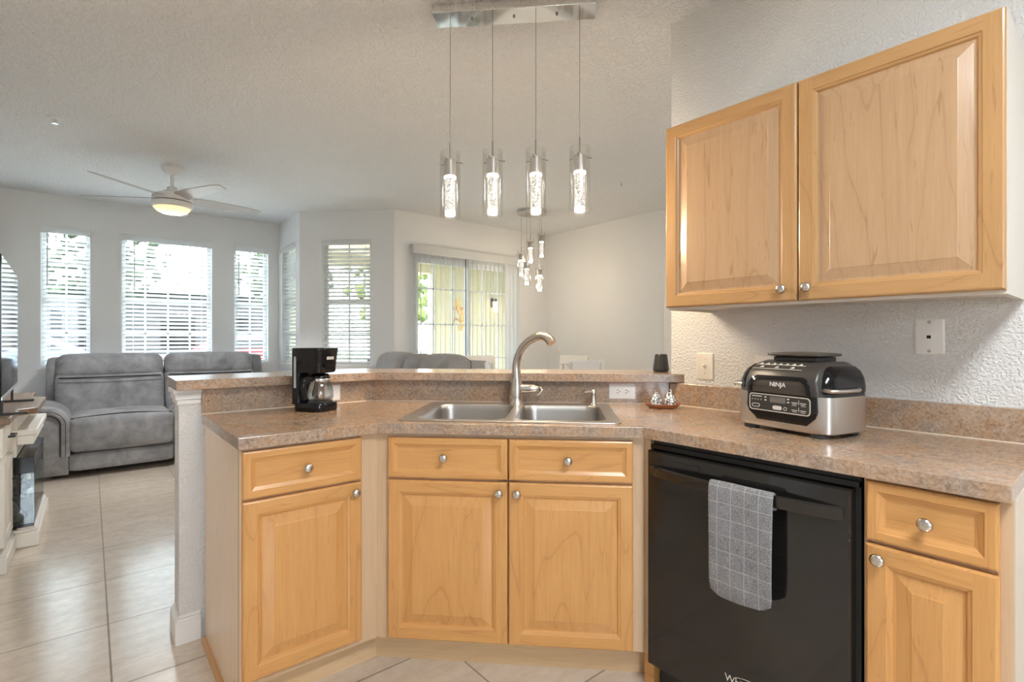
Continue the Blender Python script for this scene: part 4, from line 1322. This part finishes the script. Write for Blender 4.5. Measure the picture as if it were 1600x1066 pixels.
MB().lathe([(0.136, -0.3525), (0.132, -0.362), (0.112, -0.382), (0.080, -0.398), (0.040, -0.407), (0.0, -0.409)], 40, True, False).build('glass_bowl', bowl_mat(), fan, smooth=60)
fl_ = lamp('fan_lamp', 'SPOT', (0, 0, -0.415), 62, (0.96, 0.97, 1.0), 0.06, fan); fl_.data.spot_size = R(125); fl_.data.spot_blend = 0.4
blade = None
for k in range(5):
    A = R(-28 + 72 * k - 39.5)
    if blade is None:
        b = MB()
        b.M = Matrix.Translation((0, 0, -0.268)) @ Matrix.Rotation(R(-14), 4, 'X')
        th = 0.0035
        pts = [(0.10, -0.045), (0.16, -0.070), (0.30, -0.078), (0.64, -0.052), (0.715, -0.030), (0.70, 0.035), (0.30, 0.062), (0.16, 0.058), (0.10, 0.045)]
        b.prism(pts, -th, th)
        blade = b.build('blade', M_BLADE, fan, (0, 0, 0), A, smooth=0, bevel=0.002)
    else:
        c = blade.copy(); COL.objects.link(c); c.rotation_euler = (0, 0, A)

for x, y, lb in ((-0.18, 4.578, 'white sprinkler head on the ceiling left of the fan'), (3.861, 3.064, 'white sprinkler head on the ceiling near the wall cabinet')):
    s = thing('sprinkler_head', lb, 'sprinkler', (x, y, CH), 0, 'ceiling sprinkler heads')
    MB().lathe([(0.040, -0.0005), (0.038, -0.006), (0.015, -0.010)], 24).build('escutcheon', M_WHITE, s, smooth=40)
    MB().lathe([(0.008, -0.010), (0.008, -0.03), (0.004, -0.034)], 12).box(-.013, -.010, -.002, .002, -.04, -.012).box(.010, .013, -.002, .002, -.04, -.012).lathe([(0.018, -0.042), (0.018, -0.040)], 14).build('sprinkler_body', M_CHROME, s)

# ------------------------------------------------------------------ kitchen ceiling lamp (behind the camera), added fill lamp over the hall
def flush_lamp(x, y, w, d, power, label, color=(0.92, 0.965, 1.0)):
    t = thing('ceiling_light', label, 'ceiling lamp', (x, y, CH))
    MB().box(-w / 2 - .03, w / 2 + .03, -d / 2 - .03, d / 2 + .03, -0.05, -0.0005).build('housing', M_WHITE, t, bevel=0.006)
    MB().box(-w / 2, w / 2, -d / 2, d / 2, -0.075, -0.0505).build('diffuser', emit('diffuser glow', color, 2.0), t, bevel=0.012)
    lamp('tube_light', 'AREA', (0, 0, -0.080), power, color, w, t, (0, 0, 0), d)
    return t


flush_lamp(0.55, -0.55, 1.10, 0.45, 25, 'white box ceiling lamp of the kitchen')
flush_lamp(3.6, 0.6, 0.6, 0.6, 15, 'square fill lamp added out of view behind the kitchen wall')  # unseen fixture added to fill the dining side with light

# ------------------------------------------------------------------ reclining sofa under the windows
sf = thing('reclining_sofa', 'large grey suede reclining sofa under the living room windows', 'sofa', (0.62, 6.42, 0))
# local x -0.95..0.97 , front at y=-0.56
def slope(c, k):
    def fn(o):
        return Vector((o.x, o.y + (o.z) * k, o.z))
    return fn
for x0, x1 in ((-0.765, 0.005), (0.015, 0.80)):
    xc, w = (x0 + x1) / 2, x1 - x0
    st = MB()
    st.rbox((xc, -0.20, 0.375), (w, 0.72, 0.30), 0.055, 14, (0, 0.012, 0.030))
    s = st.build('seat_cushion', M_SOFA, sf, smooth=70)
    # seam across the seat front
    pts = [(x0 + 0.012 + (w - .024) * t, -0.515 + 0.028 * sin(pi * t), 0.520 + 0.020 * sin(pi * t)) for t in [i / 14 for i in range(15)]]
    MB().tube(pts, 0.0055, 6).build('seam', M_SEAM, s)
    MB().rbox((xc, -0.485, 0.135), (w - .004, 0.10, 0.15), 0.025, 8, (0, 0.006, 0)).build('footrest', M_SOFA, sf, smooth=70)
for x0, x1 in ((-0.88, -0.012), (0.0, 0.865)):
    xc, w = (x0 + x1) / 2, x1 - x0
    lo = MB(); lo.rbox((xc, 0.205, 0.665), (w, 0.26, 0.46), 0.07, 14, (0.0, 0.035, 0.0), slope(0, 0.22))
    o = lo.build('back_cushion', M_SOFA, sf, smooth=70)
    hr = MB(); hr.rbox((xc, 0.262, 0.945), (w, 0.25, 0.25), 0.085, 14, (0.0, 0.03, 0.01), slope(0, 0.10))
    hr.build('head_cushion', M_SOFA, o, smooth=70)
    MB().tube([(x0 + .03, 0.105, 0.845), (xc, 0.078, 0.845), (x1 - .03, 0.105, 0.845)], 0.006, 6).build('seam', M_SEAM, o)
    MB().tube([(x0 + .02, 0.09, 0.80), (xc, 0.056, 0.795), (x1 - .02, 0.09, 0.80)], 0.003, 6).build('seam', M_SEAM, o)
def arm_fn(o):
    t = (o.z) / 0.3
    return o
for sgn, xc in ((-1, -0.86), (1, 0.885)):
    def ol(off):
        """arm outline seen from the front: inner edge, rounded shoulder, top; off > 0 grows it"""
        xi = 0.095 + off
        r = 0.14
        p = [(xi, 0.20), (xi, 0.34)]
        for k in range(9):
            t = R(90 * k / 8)
            p.append((0.095 - r + (r + off) * cos(t), 0.475 + (r + off) * sin(t)))
        p.append((-0.095, 0.622 + off))
        return [(xc - sgn * px, pz) for px, pz in p]
    am = MB()
    o0 = ol(0.0)
    full = [(o0[0][0], 0.035)] + o0 + [(xc + sgn * 0.095, 0.035)]
    cx_, cz_ = xc, 0.30
    L = []
    for y, k in ((-0.515, 0.97), (-0.522, 0.985), (-0.505, 1.0), (0.36, 1.0)):
        L.append([(cx_ + (px - cx_) * k, y if y != -0.515 else -0.525, cz_ + (pz - cz_) * k) for px, pz in full])
    am.loops(L, True, True, True)
    a = am.build('arm', M_SOFA, sf, smooth=45)
    pd = MB()
    oa, ob = ol(0.012), ol(-0.048)
    oa2, ob2 = ol(0.004), ol(-0.040)
    ring = lambda A, B, y: [(px, y, pz) for px, pz in A] + [(px, y, pz) for px, pz in reversed(B)]
    pd.loops([ring(oa, ob, 0.30), ring(oa, ob, -0.528), ring(oa, ob, -0.536), ring(oa2, ob2, -0.544)], True, True, True)
    pd.build('arm_pad', M_SOFA, a, smooth=50)
    sm = MB()
    sm.tube([(px, -0.530, pz) for px, pz in ol(-0.052)], 0.006, 6)
    sm.tube([(px, -0.5435, pz) for px, pz in ol(-0.018)], 0.0025, 6)
    sm.build('seam', M_SEAM, a)
    MB().rbox((xc + (-0.005 if sgn < 0 else 0.005), 0.36, 0.54), (0.17, 0.30, 1.0), 0.05, 10).build('side_wing', M_SOFA, sf, smooth=70)
MB().box(-0.94, 0.97, -0.43, 0.50, 0.07, 0.28).box(-0.94, 0.97, 0.36, 0.50, 0.28, 0.90).build('sofa_frame', M_SOFA, sf, bevel=0.02)
for x in (-0.85, 0.88):
    for y in (-0.36, 0.42): MB().box(x - .03, x + .03, y - .03, y + .03, 0, 0.07).build('foot', M_BLACKM, sf)

# ------------------------------------------------------------------ second sofa seen from behind
s2 = thing('loveseat', 'grey reclining loveseat seen from behind in front of the sliding door', 'sofa', (2.31, 4.51, 0))
MB().rbox((0.0, 0.0, 0.36), (0.80, 1.72, 0.52), 0.08, 10).rbox((0.27, 0.0, 0.62), (0.16, 1.56, 0.62), 0.06, 8).build('sofa_frame', M_SOFA2, s2, smooth=70)
for y0, y1, zt in ((-0.745, -0.20, 1.075), (-0.165, 0.125, 1.065), (0.18, 0.74, 1.075)):
    yc, d = (y0 + y1) / 2, y1 - y0
    b = MB()
    b.rbox((0.17, yc, zt - 0.29), (0.26, d, 0.58), 0.10, 14, (0.03, 0, 0.012), lambda o: Vector((o.x + o.z * 0.18, o.y, o.z)))
    o = b.build('back_cushion', M_SOFA2, s2, smooth=70)
    pl_ = MB()
    for k in range(4):
        t = (k + .5) / 4 if d > .4 else (k + 1) / 5
        yy = y0 + d * t
        pl_.tube([(0.26 + .03, yy, zt - 0.012), (0.335 + .03, yy, zt - 0.06), (0.37 + .0, yy, zt - 0.20)], 0.004, 5)
    pl_.build('pleat', M_SEAM, o)
for y in (-0.86, 0.86):
    MB().rbox((-0.05, y, 0.34), (0.85, 0.18, 0.64), 0.08, 10).build('arm', M_SOFA2, s2, smooth=70)
MB().rbox((-0.10, -0.42, 0.56), (0.56, 0.66, 0.14), 0.05, 8).build('seat_cushion', M_SOFA2, s2, smooth=70)
MB().rbox((-0.10, 0.42, 0.56), (0.56, 0.66, 0.14), 0.05, 8).build('seat_cushion', M_SOFA2, s2, smooth=70)

# ------------------------------------------------------------------ dining table and chairs
M_CHW = plain('white painted chair', (0.78, 0.77, 0.75), 0.4, var=0.02)
tb = thing('dining_table', 'white dining table under the glass chandelier', 'table', (3.68, 4.16, 0))
MB().box(-0.40, 0.40, -0.40, 0.40, 0.72, 0.755).build('tabletop', M_CHW, tb, bevel=0.006)
MB().box(-0.36, 0.36, -0.36, 0.36, 0.66, 0.72).build('apron', M_CHW, tb)
for x in (-.33, .33):
    for y in (-.33, .33): MB().box(x - .035, x + .035, y - .035, y + .035, 0, 0.66).build('leg', M_CHW, tb)
chair0 = thing('dining_chair', '', 'chair', (0, 0, 0), 0, 'white dining chairs around the table')
MB().box(-0.22, 0.22, -0.21, 0.21, 0.44, 0.475).build('seat', M_CHW, chair0, bevel=0.006)
for x in (-.20, .20):
    MB().box(x - .02, x + .02, -0.205, -0.165, 0, 0.44).build('leg', M_CHW, chair0)
    MB().loops([[(x - .02, y, z), (x + .02, y, z), (x + .02, y + .04, z), (x - .02, y + .04, z)] for y, z in ((0.19, 0), (0.17, 0.45), (0.235, 1.0))], True, True, True).build('leg', M_CHW, chair0)
MB().loops([[(-.225, y, z), (.225, y, z), (.225, y + .024, z), (-.225, y + .024, z)] for y, z in ((0.222, 0.915), (0.238, 1.02))], True, True, True).build('top_rail', M_CHW, chair0, bevel=0.004)
MB().loops([[(-.18, y, z), (.18, y, z), (.18, y + .02, z), (-.18, y + .02, z)] for y, z in ((0.185, 0.56), (0.19, 0.61))], True, True, True).build('lower_rail', M_CHW, chair0)
xb = MB()
for s in (-1, 1):
    xb.loops([[(s * -.175, .196, .60), (s * -.145, .196, .60), (s * -.145, .214, .60), (s * -.175, .214, .60)], [(s * .145, .228, .925), (s * .175, .228, .925), (s * .175, .246, .925), (s * .145, .246, .925)]], True, True, True)
xb.build('cross_brace', M_CHW, chair0)
chairs = [((3.59, 3.50), R(180), 'white dining chair nearest the wall cabinet, its back turned to the bar'),
          ((3.08, 4.02), R(90), 'white dining chair beside the near end of the loveseat, back to the living room'),
          ((4.27, 4.30), R(-90), 'white cross back dining chair at the far right of the table'),
          ((3.68, 4.84), R(0), 'white dining chair between table and sliding door')]
for i, (p, rz, lb) in enumerate(chairs):
    c = chair0 if i == 0 else copy_tree(chair0)
    c.location = (p[0], p[1], 0); c.rotation_euler = (0, 0, rz)
    c['label'] = lb

# ------------------------------------------------------------------ fireplace console and TV
M_CRM = plain('cream painted wood', (0.76, 0.73, 0.67), 0.45, var=0.03)
M_TOPW = wood_mat('dark brown top', [(0.10, 0.06, 0.035), (0.19, 0.115, 0.065), (0.26, 0.165, 0.10)], 'y', rough=0.4)
fc = thing('fireplace_console', 'cream media console with electric fireplace and brown top at the left edge', 'media console', (-0.665, 4.53, 0))
# local x into the room; side cabinets to 0.315, centre to 0.425 ; y -0.81..0.82
for y0, y1 in ((-0.81, -0.395), (0.415, 0.82)):
    c = MB().box(0, 0.300, y0, y1, 0.10, 0.775)
    b = c.build('side_cabinet', M_CRM, fc, bevel=0.003)
    MB().box(0.3002, 0.316, y0 + .02, y1 - .02, 0.13, 0.57).box(0.316, 0.322, y0 + .02, y0 + .07, .13, .57).box(0.316, 0.322, y1 - .07, y1 - .02, .13, .57).box(0.316, 0.322, y0 + .07, y1 - .07, .13, .19).box(0.316, 0.322, y0 + .07, y1 - .07, .51, .57).build('door', M_CRM, b, bevel=0.002)
    MB().tube([(0.322, y1 - .05, .30), (0.345, y1 - .05, .30), (0.345, y1 - .05, .42), (0.322, y1 - .05, .42)], 0.005, 8).build('handle', M_BLACKM, b)
    MB().box(0.3002, 0.316, y0 + .02, y1 - .02, 0.60, 0.755).build('drawer', M_CRM, b, bevel=0.003)
    yc = (y0 + y1) / 2 + .08
    MB().tube([(0.316, yc - .05, .68), (0.34, yc - .05, .68), (0.34, yc + .05, .68), (0.316, yc + .05, .68)], 0.006, 8).build('drawer_pull', M_BLACKM, b)
    MB().box(0, 0.335, y0 - .008, y1 + .005, 0.0, 0.085).box(0, 0.325, y0 - .004, y1 + .002, 0.085, 0.10).build('plinth', M_CRM, b, bevel=0.004)
MB().box(0, 0.335, -0.395, 0.415, 0.53, 0.775).box(0.0, 0.02, -0.395, 0.415, .10, .53).build('mantel_box', M_CRM, fc, bevel=0.003)
MB().box(0.2, 0.425, -0.41, 0.43, 0.655, 0.69).box(0.335, 0.41, -0.40, 0.42, 0.60, 0.655).build('ledge', M_CRM, fc, bevel=0.006)
tp_ = MB().prism([(0, -0.83), (0.345, -0.83), (0.345, -0.42), (0.425, -0.36), (0.425, 0.38), (0.345, 0.44), (0.345, 0.84), (0, 0.84)], 0.775, 0.812)
tp_.build('top', M_TOPW, fc, bevel=0.005)
bs_ = MB().box(0.2, 0.435, -0.41, 0.43, 0.0, 0.085).box(0.2, 0.425, -0.40, 0.42, 0.085, 0.105).box(0.335, 0.415, -0.395, 0.415, 0.105, 0.115)
bs_.build('hearth_base', M_CRM, fc, bevel=0.005)
MB().box(0.05, 0.41, -0.394, 0.414, 0.43, 0.525).box(0.05, 0.41, -0.394, 0.414, 0.116, 0.135).build('firebox', M_BLACKP, fc, bevel=0.002)
gl = MB().box(0.05, 0.41, -0.394, -0.390, 0.136, 0.429).box(0.406, 0.41, -0.389, 0.413, 0.136, 0.429)
gl.build('firebox_glass', thin_glass('firebox glass', (0.80, 0.86, 0.86), 0.10), fc, smooth=0)
random.seed(11)
lg_ = MB()
for k in range(14):
    lg_.rbox((random.uniform(.10, .38), random.uniform(-.36, .38), .15 + random.uniform(0, .02)), (random.uniform(.04, .08), random.uniform(.04, .08), .04), .015, 4)
lg_.build('embers', plain('grey embers', (0.30, 0.29, 0.28), 0.8, var=0.6, vscale=40), fc)
lo_ = MB()
for k, (p, q, r) in enumerate((((.12, -.33, .17), (.30, -.05, .24), .035), ((.34, -.36, .17), (.16, -.10, .33), .032), ((.15, .05, .18), (.35, .34, .22), .035), ((.33, .0, .18), (.15, .30, .30), .03), ((.2, -.2, .26), (.3, .2, .30), .03))):
    lo_.tube([p, ((p[0] + q[0]) / 2 + .01, (p[1] + q[1]) / 2, (p[2] + q[2]) / 2 + .015), q], [r, r * 1.1, r * .85], 9)
lo_.build('logs', plain('charred logs', (0.12, 0.10, 0.09), 0.8, var=0.7, vscale=30), fc)

tv = thing('television', 'dark flat screen television standing on the fireplace console', 'television', (-0.383, 4.85, 0.812), R(1.83))
# local: screen spans y -1.25..0, faces +x
MB().box(-0.035, 0.0, -1.25, 0.0, 0.100, 0.838).build('housing', M_BLACKP, tv, bevel=0.003)
n_ = NT('dark glass screen'); n_.set((0.012, 0.012, 0.014), 0.05, Specular_IOR_Level=0.8)
MB().box(0.0002, 0.002, -1.243, -0.007, 0.116, 0.831).build('screen', n_.m, tv, smooth=0)
MB().box(0.0002, 0.004, -1.25, 0.0, 0.100, 0.115).build('bezel', plain('silver bezel', (0.62, 0.62, 0.63), 0.3, 0.8), tv)
for y in (-1.0, -0.22):
    MB().box(-0.13, 0.09, y - .02, y + .02, 0.0, 0.012).box(-0.02, -0.008, y - .02, y + .02, 0.012, 0.105).build('stand_foot', M_BLACKM, tv, bevel=0.003)
